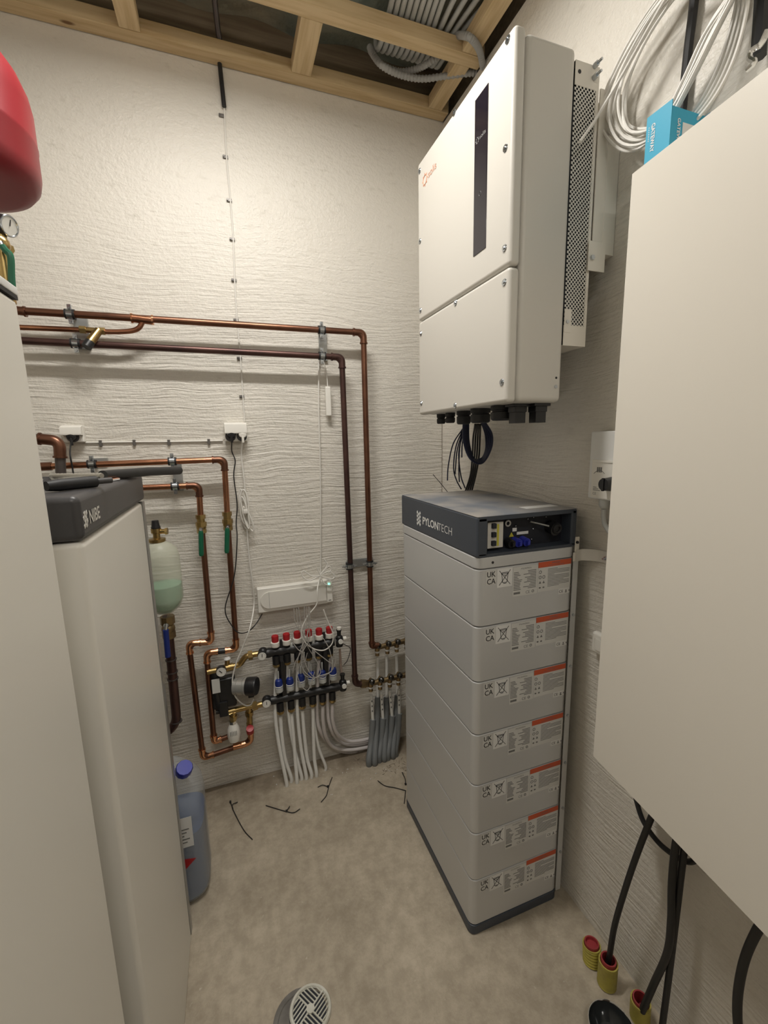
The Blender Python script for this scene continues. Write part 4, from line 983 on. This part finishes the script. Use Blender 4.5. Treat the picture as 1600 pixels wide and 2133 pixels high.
pA, pB = YP(466, 880, D-.03), YP(516, 919, D-.03)
socket(pA.x, pB.x, pB.z, pA.z, 'double white wall socket in the middle with a black and a white plug', True)
pA, pB = YP(126, 886, D-.03), YP(176, 921, D-.03)
socket(pA.x, pB.x, pB.z, pA.z, 'white wall socket at the left, above the heater hood', False)
def plug(P, m_, lab): 
    t = thing('plug', lab, 'plug', P-Z3*.02); part('plug_body', MB().lathe([(.016, 0), (.017, .006), (.014, .018), (.001, .020)], P, -Y3, 16), m_, t)
    part('strain_relief', MB().tube([P-Y3*.012, P-Y3*.016-Z3*.012, P-Y3*.014-Z3*.034], .005, 8), m_, t)
plug(YP(482, 904, D-.0335), BLACK, 'black plug in the left half of the double socket'); plug(YP(505, 904, D-.0335), PLAST, 'white plug in the right half of the double socket'); plug(YP(150, 908, D-.0335), BLACK, 'black plug in the left wall socket')
WC = D-.020
cab('power_lead', [YP(482.5, 912, D-.047)-Z3*.012]+on(YP, WC, (483, 940), (490, 960), (487, 992), (494, 1050), (492, 1090))+on(YP, PY-.030, (494, 1125), (488, 1200))+on(YP, PY-.022, (469, 1268), (484, 1305), (498, 1318), (516, 1316), (533, 1300))+[YP(546, 1279, D-.02)], .0023, BCABLE, 'thin black lead from the double socket to the white heating controller')
wl = [YP(505, 912, D-.047)-Z3*.012]+on(YP, WC, (503, 950), (509, 1005), (513, 1060), (515, 1110), (520, 1170), (527, 1220), (529, 1262))+on(YP, D-.10, (520, 1310), (505, 1350), (491, 1385), (484, 1420), (490, 1450), (508, 1468), (522, 1468), (528, 1456))
t = thing('extension_lead', 'white power lead from the double socket, bundled in loops, to the pump', 'cable', YP(528, 1262, WC))
part('lead', MB().tube(smooth(wl, 8), .0030, 8), WCABLE, t)
bd = MB()
for k, (u0, v0, ea, eb, tl) in enumerate(((507, 1060, 7, 41, -8), (509, 1056, 9, 36, -4), (517, 1081, 6, 27, -22), (511, 1068, 5, 34, -13))):
    t_ = math.radians(tl); pts = []
    for i in range(25):
        a_ = 2*math.pi*i/24; du, dv2 = ea*math.cos(a_), eb*math.sin(a_)
        pts.append(YP(u0+du*math.cos(t_)-dv2*math.sin(t_), v0+du*math.sin(t_)+dv2*math.cos(t_), WC-.007*k-.003*math.cos(a_)))
    bd.tube(pts, .0030, 7)
bd.box(YP(507, 1062, WC-.03), YP(516, 1067, WC+.004), .001)
part('bundled_loops', bd, WCABLE, t)
cab('socket_lead', [YP(148, 920, D-.045)]+on(YP, 1.76, (146, 945), (151, 975), (156, 1010)), .0026, BCABLE, 'thin black lead dropping from the left wall socket')
# surface cable from ceiling with clips
cl = [(467, 222), (472, 328), (480, 418), (486, 500), (489, 584), (494, 667), (501, 746), (506, 826), (510, 878)]
cab('surface_cable', on(YP, D-.005, *cl), .0028, WCABLE, 'thin white cable clipped vertically down the back wall', k=4)
cab('surface_cable', on(YP, D-.005, (178, 922), (280, 920.5), (352, 920), (464, 918)), .0032, WCABLE, 'white cable clipped level between the two wall sockets', k=3)
t = thing('conduit_piece', 'short black conduit at the top of the vertical white cable', 'conduit', YP(467, 220, D-.012))
part('lower_piece', MB().tube(on(YP, D-.014, (457.5, 131), (462, 175), (467, 222)), .0078, 12), BCABLE, t)
part('upper_piece', MB().tube([ZP(458, 90, BZ1+.006)+Vector((0, -.01, 0)), YP(454, 62, 1.835), YP(447, 0, 1.80), YP(440, -60, 1.74)], .0095, 12), GREYP, t)
CLIP = mat('clip_grey', (.16, .15, .14), .4, metal=.5)
proto = None
spots = [(463, 242, 1), (471, 328, 1), (479, 418, 1), (485, 499, 1), (488.5, 584, 1), (493, 667, 1), (500, 746, 1), (505, 826, 1), (210, 922, 0), (280, 921, 0), (352, 920.5, 0), (435, 919, 0)]
where = ['nearest the ceiling batten', 'second from the ceiling batten', 'third from the ceiling batten', 'fourth from the ceiling batten', 'next but one above the copper pipe', 'just above the upper copper pipe', 'just below the lower dark pipe', 'nearest above the double socket']
for i, (u, v, vert) in enumerate(spots):
    P = YP(u, v, D-.001)
    q = MB()
    if vert: q.box(P+Vector((-.012, -.006, -.005)), P+Vector((.007, 0, .005)), .001).cyl(P+Vector((-.009, -.004, 0)), P+Vector((-.009, -.009, 0)), .0035, 8)
    else: q.box(P+Vector((-.005, -.008, -.013)), P+Vector((.005, 0, .009)), .001)
    lab = ('dark clip on the vertical white cable, '+where[i]) if vert else 'small dark clip on the level white cable, '+['nearest the left socket', 'second from the left socket', 'third from the left socket', 'nearest the double socket'][i-8]
    solo('cable_clip', q, CLIP, lab, 'cable clip', 'small clips on the wall cables')
# hanging sensor
t = thing('room_sensor', 'slim white sensor box hanging from the upper pipe bracket', 'sensor', YP(684, 866, D-.03))
a, b = YP(677, 805, D-.028), YP(691, 867, D-.028)
part('sensor_body', MB().box((a.x, D-.034, b.z), (b.x, D-.018, a.z), .005, 3), PLAST, t)
part('sensor_lead', MB().tube(smooth([(((a+b)/2).x, D-.026, a.z), YP(681, 785, D-.024), YP(677, 762, D-.02), YP(674, 752, D-.02)], 5), .0022, 7), WCABLE, t)
cab('antenna_lead', on(YP, D-.012, (664, 755), (664, 850), (667, 960), (668, 1060), (668, 1190))+[YP(664, 1212, D-.075)]+on(YP, D-.125, (661, 1230), (660, 1258), (640, 1285), (628, 1315), (636, 1338), (655, 1352), (676, 1354), (692, 1340), (693, 1318), (683, 1295), (674, 1270)), .0027, WCABLE, 'thin white lead hanging from the upper pipe bracket and looping over the red caps')
bow = MB()
for pts in (((667, 1199), (650, 1200), (632, 1189), (630, 1200), (645, 1209), (667, 1199)), ((667, 1199), (685, 1190), (697, 1200), (690, 1206), (667, 1199)), ((667, 1199), (675, 1215), (688, 1219), (688, 1210), (667, 1199)), ((667, 1199), (660, 1182), (662, 1186)), ((668, 1198), (684, 1180), (690, 1186), (684, 1193)), ((668, 1196), (682, 1178), (680, 1172), (674, 1163))):
    bow.tube(smooth(on(YP, D-.062, *pts), 6), .0026, 7)
solo('lead_bow', bow, WCABLE, 'bow of tied white lead above the white heating controller', 'cable')

# floor heating controller
t = thing('heating_controller', 'long white floor heating controller with a green light above the manifold', 'controller', YP(615, 1250, D-.04))
x0, x1 = YP(535, 1225, D-.04).x, YP(692, 1211, D-.04).x; z0 = (YP(538, 1279, D-.04).z+YP(691, 1257, D-.04).z)/2; z1 = (YP(535, 1226, D-.04).z+YP(691, 1211, D-.04).z)/2
hsg = part('housing', MB().box((x0, D-.034, z0), (x1, D-.001, z1), .004, 3), PLAST, t)
zc = (z0+z1)/2; hh = .34*(z1-z0)
pl = [(x0+.012+hh-hh*math.sin(a_), zc+hh*math.cos(a_)) for a_ in [math.pi*i/12 for i in range(13)]]+[(x1-.030, zc-hh), (x1-.030, zc+hh)]
part('front_panel', MB().plate((0, D-.0342, 0), X3, Z3, pl, .006), PLAST, t)
part('panel_joint', MB().rect((0, D-.0403, 0), X3, Z3, x0+.048, zc-hh, x0+.049, zc+hh, .0003), INKG, t)
wd = part('radio_module', MB().box((x1-.027, D-.046, z0+.010), (x1-.001, D-.0345, z1-.002), .003), PLAST, t)
part('status_light', MB().sphere((x1-.017, D-.0465, z1-.014), .0045, 12), LEDG, wd)
part('print', MB().rect((0, D-.0463, 0), X3, Z3, x1-.021, z0+.018, x1-.009, z0+.0205, .0003), INK, wd)
# thin wires from the controller
rr = random.Random(5)
wr = MB()
ws = [((612, 1268), (616, 1300), (632, 1330), (628, 1372), (618, 1402)), ((618, 1268), (622, 1305), (640, 1345), (660, 1378), (668, 1400), (655, 1412), (632, 1402), (640, 1360)),
      ((622, 1266), (628, 1310), (636, 1340), (616, 1378), (610, 1400)), ((634, 1264), (634, 1310), (630, 1350), (640, 1392), (660, 1412), (690, 1398), (700, 1370), (697, 1325)),
      ((638, 1264), (640, 1310), (646, 1345), (680, 1375), (693, 1385), (688, 1400), (660, 1410)), ((642, 1264), (643, 1300), (645, 1330), (628, 1365), (632, 1395), (652, 1414)),
      ((645, 1264), (644, 1310), (624, 1360), (618, 1395), (626, 1425), (640, 1438), (650, 1420), (655, 1400)), ((611, 1340), (620, 1352), (628, 1358)), ((674, 1330), (686, 1352), (692, 1380), (690, 1400))]
for k, w_ in enumerate(ws):
    solo('actuator_wire', MB().tube(smooth(on(YP, D-.112-.0042*k, *w_), 6), .0019, 6), TWIRE, 'thin grey wire tangled between the controller and the red capped manifold', 'wire', 'thin wires over the manifold')

# ================================================================== FLOOR HEATING MANIFOLD
MY = D-.075
t = thing('heating_manifold', 'black floor heating manifold with red caps above and blue flow meters below', 'manifold', YP(640, 1440, MY))
ua, ub = YP(552, 1361, MY), YP(706, 1335, MY); la, lb_ = YP(564, 1459, MY), YP(716, 1428, MY)
def wav(s): return .0195+.0022*math.sin(s*38)
barU = part('supply_bar', MB().tube([ua+(ub-ua)*i/60 for i in range(61)], .02, 14, rf=wav), BLACK, t)
barL = part('return_bar', MB().tube([la+(lb_-la)*i/60 for i in range(61)], .02, 14, rf=lambda s: .0185+.001*math.sin(s*38)), BLACK, t)
DN = Vector((0, 0, 1))
reds = [(573, 1331), (596.5, 1326.5), (619, 1322.5), (643, 1318.5), (664.5, 1316), (686, 1312.5)]
for u, v in reds:
    P = YP(u, v, MY); a_ = part('actuator', MB().lathe([(.018, -.034), (.0195, -.030), (.0195, -.014), (.016, -.012)], P, Z3, 20), PLAST, t)
    part('red_cap', MB().lathe([(.0145, -.013), (.0155, .010), (.014, .015), (.001, .015)], P, Z3, 18), REDC, a_)
for (u, v) in ((585, 1336), (607, 1343), (652, 1326), (674.5, 1320)):
    P = YP(u, v, MY-.006); part('air_vent', MB().lathe([(.007, -.03), (.007, 0), (.005, .008), (.001, .010)], P, Z3, 12), BLACK if (u in (585, 674.5)) else GCABLE, barU)
for (u, v) in ((576, 1385), (598.5, 1380), (621, 1375), (643, 1371), (664.5, 1367), (687, 1363)):
    P = YP(u, v, MY-.004); s_ = P+Z3*.045
    p_ = part('outlet', MB().cyl(s_, P+Z3*.006, .0165, 14), BLACK, barU); part('compression_nut', MB().lathe([(.0165, .006), (.0165, -.004), (.010, -.010), (.001, -.010)], P, Z3, 8), BRASS, p_)
for (u, v) in ((580.6, 1420), (603.7, 1416), (627, 1409), (648.6, 1404), (671.5, 1401), (693.5, 1395)):
    P = YP(u, v, MY-.010)
    f_ = part('flow_meter', MB().lathe([(.0175, -.045), (.0175, -.026), (.0165, -.025)], P, Z3, 18), GCABLE, t)
    part('blue_cap', MB().lathe([(.0165, -.026), (.0168, -.002), (.014, .008), (.007, .013), (.001, .014)], P, Z3, 18), BLUE, f_)
    part('cap_stripe', MB().lathe([(.0168, -.0215), (.0175, -.0215), (.0175, -.0165), (.0168, -.0165)], P, Z3, 18), PRW, f_)
    part('sight_glass', MB().cyl(P+Z3*.013, P+Z3*.05, .0035, 8), GCABLE, f_)
lows = [(584.4, 1482), (607, 1477), (630, 1471), (652, 1466.5), (672.6, 1462), (692.7, 1458)]
for u, v in lows:
    P = YP(u, v, MY-.004); p_ = part('outlet', MB().cyl(P+Z3*.045, P+Z3*.004, .0158, 14), BLACK, barL); part('compression_nut', MB().lathe([(.0165, .006), (.0165, -.006), (.010, -.012), (.001, -.012)], P, Z3, 8), BRASS, p_)
for u0, v0, u1, v1 in ((588, 1375, 592, 1450), (677, 1350, 682, 1425)):
    a, b = YP(u0, v0, MY), YP(u1, v1, MY); part('mounting_bracket', MB().box((a.x-.022, MY+.004, b.z), (a.x+.022, D-.0015, a.z), .003).box((a.x-.010, MY-.012, b.z), (a.x+.010, MY+.01, a.z), .003), BLACK, t)
def dial(par, u, v, y, r=.0185, ndl=(0, 1)):
    P = YP(u, v, y); f_ = part('thermometer', MB().cyl(P+Y3*.022, P, r, 24), BLACK, par)
    part('dial_face', MB().cyl(P, P-Y3*.0015, r*.93, 24), DIAL, f_)
    nv_ = Vector((ndl[0], 0, ndl[1])).normalized(); tk = MB().cyl(P-Y3*.002-nv_*r*.2, P-Y3*.002+nv_*r*.55, r*.08, 6)
    for k in range(9):
        a = math.radians(-30+30*k); d = Vector((math.cos(a), 0, math.sin(a))); tk.cyl(P-Y3*.0017+d*r*.68, P-Y3*.0017+d*r*.80, r*.035, 4)
    part('scale', tk, INK, f_)
dial(barU, 546, 1367, MY-.028, .0185, (.05, 1)); dial(barL, 555.5, 1466, MY-.028, .0185, (0, 1))
part('end_cap', MB().sphere(YP(548, 1358, MY), .021, 14), BLACK, barU); part('end_cap', MB().sphere(YP(556, 1458, MY), .021, 14), BLACK, barL)
for (u, v, par) in ((710, 1337, barU), (717.5, 1430, barL)):
    P = YP(u, v, MY-.030); e_ = part('end_block', MB().lathe([(.015, -.032), (.017, -.028), (.017, .012), (.013, .018), (.009, .02), (.009, .036), (.012, .045), (.012, .05), (.001, .05)], P+Y3*.026-X3*.001, Z3, 16), BLACK, par)
    part('white_knob', MB().cyl(P+Y3*.024+Z3*.050, P+Y3*.024+Z3*.060, .0105, 14), PLAST, e_) if par is barU else None
    part('fill_knob', MB().cyl(P+Vector((.015, .02, .004)), P+Vector((.030, .02, .004)), .009, 12), PLAST, e_)
    part('gauge_face', MB().cyl(P+Y3*.006, P-Y3*.002, .0105, 20), DIAL, e_)
cab('drain_hose', on(YP, D-.05, (708, 1352), (710, 1385), (713, 1412)), .0055, mat('clear_hose', (.48, .36, .30), .3), 'short pinkish clear hose joining the two manifold ends', 'hose')
cab('sensor_lead', on(YP, D-.06, (712, 1340), (722, 1345), (730, 1352), (724, 1375), (716, 1385)), .0018, BCABLE, 'thin dark sensor lead at the right end of the manifold')

# ------------------------------------------------------------------ pump group
t = thing('pump_group', 'brass pump and mixing group with silver pump motor left of the manifold', 'pump group', YP(487, 1500, MY))
G = MY
part('upper_fitting', MB().tube(smooth([YP(432, 1400, G), YP(460, 1394, G), YP(486, 1388, G), YP(500, 1383, G), YP(510, 1370, G), YP(520, 1365, G), YP(548, 1360, G)], 6), .0125, 14).cyl(YP(517, 1366, G), YP(526, 1364, G), .0205, 8).cyl(YP(473.5, 1388, G), YP(473.5, 1374, G), .010, 12).cyl(YP(466, 1393, G), YP(486, 1388, G), .016, 12), BRASS, t)
part('air_vent', MB().lathe([(.012, 0), (.014, .004), (.009, .012), (.001, .012)], YP(473.5, 1374, G), Z3, 12), LABELW, t)
lf = part('lower_fitting', MB().tube(smooth([YP(470, 1485, G), YP(487, 1480, G), YP(510, 1474, G), YP(530, 1470, G), YP(558, 1464, G)], 5), .0125, 14).cyl(YP(526, 1472, G), YP(536, 1468, G), .0195, 8).cyl(YP(486, 1482, G), YP(487, 1508, G), .0125, 14).cyl(YP(486, 1490, G), YP(486.5, 1497, G), .0165, 8).cyl(YP(519, 1474, G), YP(520.5, 1505, G), .0125, 14).cyl(YP(519, 1482, G), YP(519.5, 1490, G), .0175, 8), BRASS, t)
# black casting
pbk = MB().box(YP(444, 1478, G)+Y3*.03, YP(489, 1407, G)-Y3*.012, .010, 3).tube([YP(448, 1400, G), YP(450, 1445, G), YP(458, 1475, G)], .018, 12).box(YP(458, 1490, G)+Y3*.02, YP(474, 1456, G)-Y3*.02, .004).cyl(YP(450, 1483, G), YP(470, 1480, G), .010, 12)
pc = part('pump_casting', pbk, BLACK, t)
a, b = YP(443, 1445, G-.022), YP(457, 1413, G-.022)
part('type_plate', MB().box((a.x, G-.0245, a.z), (b.x, G-.022, b.z), .0005), LABELG, pc)
pax = Vector((.92, -.38, .03)).normalized(); p0 = YP(486, 1430, G-.01)
mo = part('motor', MB().lathe([(.020, 0), (.034, .006), (.034, .020), (.0315, .021), (.0315, .024), (.0345, .025), (.0345, .046), (.0320, .047), (.0320, .050), (.036, .051), (.036, .060)], p0, pax, 32), PEAB, t, 'silver pump motor')
part('motor_cap', MB().lathe([(.037, .060), (.038, .068), (.038, .098), (.035, .103), (.001, .103)], p0, pax, 32).box(YP(523, 1446, G-.04)-Vector((.012, .01, .012)), YP(523, 1446, G-.04)+Vector((.012, .01, .02)), .003), BLACK, mo)
dial(t, 461, 1400, G-.030, .0205, (-.7, .8))
th = YP(487, 1525, G-.012)
tk = MB().loft([(th.z-.044, th.x, th.y, .014, .014, 2), (th.z-.036, th.x, th.y, .023, .023, 2), (th.z-.01, th.x, th.y, .0275, .0275, 2), (th.z+.018, th.x, th.y, .0255, .0255, 2), (th.z+.034, th.x, th.y, .018, .018, 2), (th.z+.048, th.x, th.y, .014, .014, 2)], 28)
tp = part('thermostat_head', tk, PLAST, t)
part('collar_nut', MB().cyl(th+Z3*.044, th+Z3*.056, .0165, 8), CHROME, tp)
sl = MB()
for k in range(-2, 3): sl.box((th.x+.006*k-.001, th.y-.0275, th.z+.0), (th.x+.006*k+.001, th.y-.0235, th.z+.020))
part('slot', sl, INKG, tp)
rc = YP(520.5, 1515, G-.004); part('red_handwheel', MB().lathe([(.0155, -.020), (.0165, -.010), (.0155, .012), (.001, .013)], rc-Y3*.016, Vector((0, -.5, .85)), 16), REDC, t)
part('valve_outlet', MB().cyl(rc+Y3*.006+Z3*.02, rc+Y3*.006-Z3*.02, .013, 12), BRASS, t)

# ------------------------------------------------------------------ white floor heating tubes
def tubeo(pts, lab, m_=PEX, r=.0082, grp='white floor heating tubes'):
    return solo('heating_tube', MB().tube(smooth(pts, 7), r, 12), m_, lab, 'tube', grp)
FRN, BCK = MY-.004, MY+.010
def fl(u, v): p = ZP(u, v, 0); p.z = -.004; return p
def run(top, mids, foot, y=None, y0=FRN, lab='', m_=PEX, r=.0082):
    f_ = fl(*foot); P = [YP(top[0], top[1], y0)]; n = len(mids)
    for i, (u, v) in enumerate(mids): s = ((i+1)/(n+1))**1.3; P.append(YP(u, v, y0+(min(f_.y, D-.02)-y0)*s*.9))
    P.append(f_+Z3*.03*1.0+Vector((0, 0, 0))); P.append(f_)
    tubeo(P, lab, m_, r)
G1 = 'white floor heating tube running down from the manifold into the concrete'
run((576, 1388), [(573, 1480), (581, 1550)], (597, 1637), y0=BCK, lab='leftmost white heating tube running into the concrete')
run((584.4, 1492), [(587, 1530), (594, 1580)], (607, 1629), lab='second white heating tube from the left, from the first lower nut')
run((598.5, 1384), [(601, 1480), (611, 1550)], (628, 1624), y0=BCK, lab='thin-looking white heating tube crossing behind the second lower nut')
run((607, 1486), [(611, 1530), (615, 1580)], (619, 1631), lab='white heating tube straight down from the second lower nut')
run((621, 1379), [(619, 1470), (626, 1550)], (638, 1623), y0=BCK, lab='white heating tube passing behind between second and third lower nuts')
run((630, 1480), [(634, 1530), (640, 1580)], (649, 1620), lab='white heating tube down from the third lower nut')
run((652, 1475), [(653, 1530), (655, 1580)], (659.5, 1617), lab='white heating tube down from the fourth lower nut')
run((643, 1375), [(650, 1470), (662, 1550)], (678, 1604), y0=BCK, lab='rightmost white heating tube slanting into the concrete', r=.007)
def sweep(pts, lab): solo('heating_tube', MB().tube(smooth(pts, 8), .0088, 12), PEXP, lab, 'tube', 'pinkish tubes bending to the right')
sweep([YP(672.6, 1470, FRN), YP(673, 1500, FRN), YP(679, 1535, FRN+.01), YP(695, 1556, D-.04), YP(730, 1562, D-.035), YP(790, 1552, D-.035)], 'lowest pinkish tube bending right towards the grey conduits')
sweep([YP(692.7, 1466, FRN), YP(693, 1500, FRN), YP(702, 1528, FRN+.01), YP(722, 1543, D-.04), YP(750, 1543, D-.035), YP(790, 1533, D-.035)], 'uppermost pinkish tube bending right towards the grey conduits')
sweep([YP(664.5, 1374, BCK), YP(660, 1480, BCK), YP(668, 1525, BCK), YP(690, 1552, D-.018), YP(720, 1566, D-.016), YP(790, 1560, D-.016)], 'pinkish tube dropping behind the lower bar, passing under the others')
sweep([YP(687, 1370, BCK), YP(682, 1470, BCK), YP(690, 1520, BCK), YP(710, 1545, D-.018), YP(740, 1552, D-.016), YP(790, 1542, D-.016)], 'second pinkish tube from the top, behind the front two')

# ------------------------------------------------------------------ brass manifold at the right with grey conduits
for (y0, dots, lead, lab) in ((D-.045, [(788.6, 1345), (810, 1341), (829.6, 1337), (850, 1332)], (784, 1349), 'upper brass tap manifold with dark ball knobs, left of the battery tower'),
                              (D-.085, [(775, 1420), (794.5, 1416), (815, 1411), (833, 1407), (852, 1402)], (772, 1424), 'lower brass tap manifold with dark ball knobs, left of the battery tower')):
    a = YP(lead[0], lead[1], y0); b = YP(dots[-1][0]+12, dots[-1][1]-1, y0)
    t = thing('tap_manifold', lab, 'manifold', (a+b)/2)
    part('bar', MB().cyl(a, b, .0125, 14), BRASSD, t)
    for u, v in dots:
        P = YP(u, v, y0-.024)
        k_ = part('tap', MB().cyl(P, P+Y3*.024, .008, 10).cyl(P+Y3*.022-Z3*.005, P+Y3*.022-Z3*.036, .0125, 8).cyl(P+Y3*.022-Z3*.046, P+Y3*.022-Z3*.060, .011, 8), BRASSD, t)
        part('ball_knob', MB().sphere(P, .0145, 16), mat('dark_chrome', (.10, .10, .095), .12, metal=1), k_)
        part('white_ring', MB().cyl(P+Y3*.022-Z3*.037, P+Y3*.022-Z3*.045, .0115, 12), LABELW, k_)
def conduit(u0, v0, uj, vj, foot, y0, lab, mark=True):
    f_ = fl(*foot); a = YP(u0, v0, y0); j = YP(uj, vj, y0)
    t = thing('grey_conduit', lab, 'conduit', f_, 'grey conduits under the brass manifolds')
    q = part('inner_tube', MB().cyl(a, j-Z3*.02, .0078, 12), PEX, t)
    mid = j.lerp(f_, .5); mid.x = j.x*.6+f_.x*.4; mid.y = y0+(f_.y-y0)*.35
    part('sleeve', MB().tube(smooth([j, mid, f_+Z3*.04, f_], 8), .0145, 14), GCOND, t)
    if mark:
        tx = MB(); 
        for k in range(3):
            o_ = YP(u0+(uj-u0)*(.25+.2*k), v0+(vj-v0)*(.25+.2*k), y0-.0080); tx.rect(o_, X3, Z3, -.003, -.004, .003, .004, .0004)
        text = part('pen_mark', tx, INKG, q)
conduit(787, 1368, 787, 1452, (781, 1592), D-.030, 'grey conduit standing behind the first two front conduits', False)
conduit(805.5, 1366, 805.5, 1452, (801, 1584), D-.030, 'grey conduit standing behind the second and third front conduits', False)
conduit(826, 1366, 828, 1448, (819, 1578), D-.030, 'grey conduit behind, nearest the battery tower', False)
conduit(774, 1448, 777, 1499, (769, 1594), D-.063, 'leftmost grey conduit with a pen-marked white tube')
conduit(794.5, 1444, 798, 1496, (790, 1586), D-.063, 'second grey conduit from the left with a marked white tube')
conduit(812, 1440, 817.5, 1491, (808, 1581), D-.063, 'third front grey conduit, its white tube leaning')
conduit(831, 1436, 832, 1486, (824, 1574), D-.063, 'front grey conduit nearest the battery tower')

# ================================================================== CEILING CONDUITS
for k in range(13):
    fan = max(0, k-8)
    xb = .632+.0205*k
    rad = .0088
    o9 = ['leftmost', 'second from left', 'third from left', 'fourth from left', 'middle', 'sixth from left', 'seventh from left', 'eighth from left', 'rightmost']; o4 = ['first', 'second', 'third', 'last']
    lab = ('pale grey conduit in the straight ceiling bundle, '+o9[k]) if k < 9 else ('pale grey conduit fanning right out of the ceiling bundle, '+o4[k-9]+' counting rightwards')
    top = Vector((xb+.006+fan*.006, 1.775, 3.045)); pts = [top, (xb+.002, 1.768, 3.0), (xb, 1.745, 2.970), (xb-.002, 1.70, 2.958), (xb-.012+fan*.004, 1.60, 2.955), (xb-.03+fan*.016, 1.45, 2.955), (xb-.05+fan*.035, 1.2, 2.957), (xb-.09+fan*.06, .8, 2.957)]
    solo('ceiling_conduit', MB().tube(smooth(pts, 6), rad, 10), GCABLE, lab, 'conduit', 'pale conduit bundle' if k < 9 else 'conduits fanning right')
def corr(pts, lab, r=.0105):
    P = smooth(pts, 26); m_ = len(P)
    solo('corrugated_conduit', MB().tube(P, r, 12, rf=lambda s: r+.0014*math.sin(s*(m_-1)*1.55)), CORR, lab, 'conduit', 'ribbed conduits at the ceiling')
cz = 2.925
corr([ZP(770, 98, cz+.07), ZP(780, 118, cz+.02)]+on(ZP, cz, (800, 138), (835, 150), (872, 142), (900, 126))+[ZP(922, 104, cz+.05)], 'ribbed grey conduit curling under the pale conduit bundle')
corr([ZP(772, 106, cz+.06)]+on(ZP, cz-.026, (795, 136), (835, 156), (880, 164), (930, 158), (985, 152), (1010, 158)), 'ribbed grey conduit running right towards the top of the inverter')
corr([ZP(925, 80, cz+.06), ZP(950, 74, cz+.025)]+on(ZP, cz-.05, (975, 76), (992, 92), (1001, 112), (1006, 140)), 'ribbed grey conduit arching over the batten by the inverter')

# stains and plaster damage on the walls / floor debris
rr = random.Random(9)
ch = MB()
for k in range(26):
    u, v = rr.uniform(540, 840), rr.uniform(1600, 1660); p = ZP(u, v, 0); p.z = 0; s_ = rr.uniform(.0012, .003)
    ch.sphere(p+Z3*s_*.5, s_, 5)
solo('plaster_crumbs', ch, LABELW, 'scatter of pale plaster crumbs on the concrete by the back wall', 'crumbs', kind='stuff')
db = MB()
for k in range(60):
    u, v = rr.choice([(rr.uniform(742, 778), rr.uniform(1568, 1600)), (rr.uniform(800, 846), rr.uniform(1580, 1612))]); p = ZP(u, v, 0); p.z = .001
    a = rr.uniform(0, 6.28); l = rr.uniform(.006, .018); d = Vector((math.cos(a), math.sin(a), rr.uniform(0, .3)))*l
    if p.y+d.y < D-.01 and p.y < D-.01: db.cyl(p, p+d, .0008, 4)
solo('wood_shavings', db, MARK, 'dark wood shavings around the feet of the grey conduits', 'shavings', kind='stuff')
bpy.context.view_layer.update()
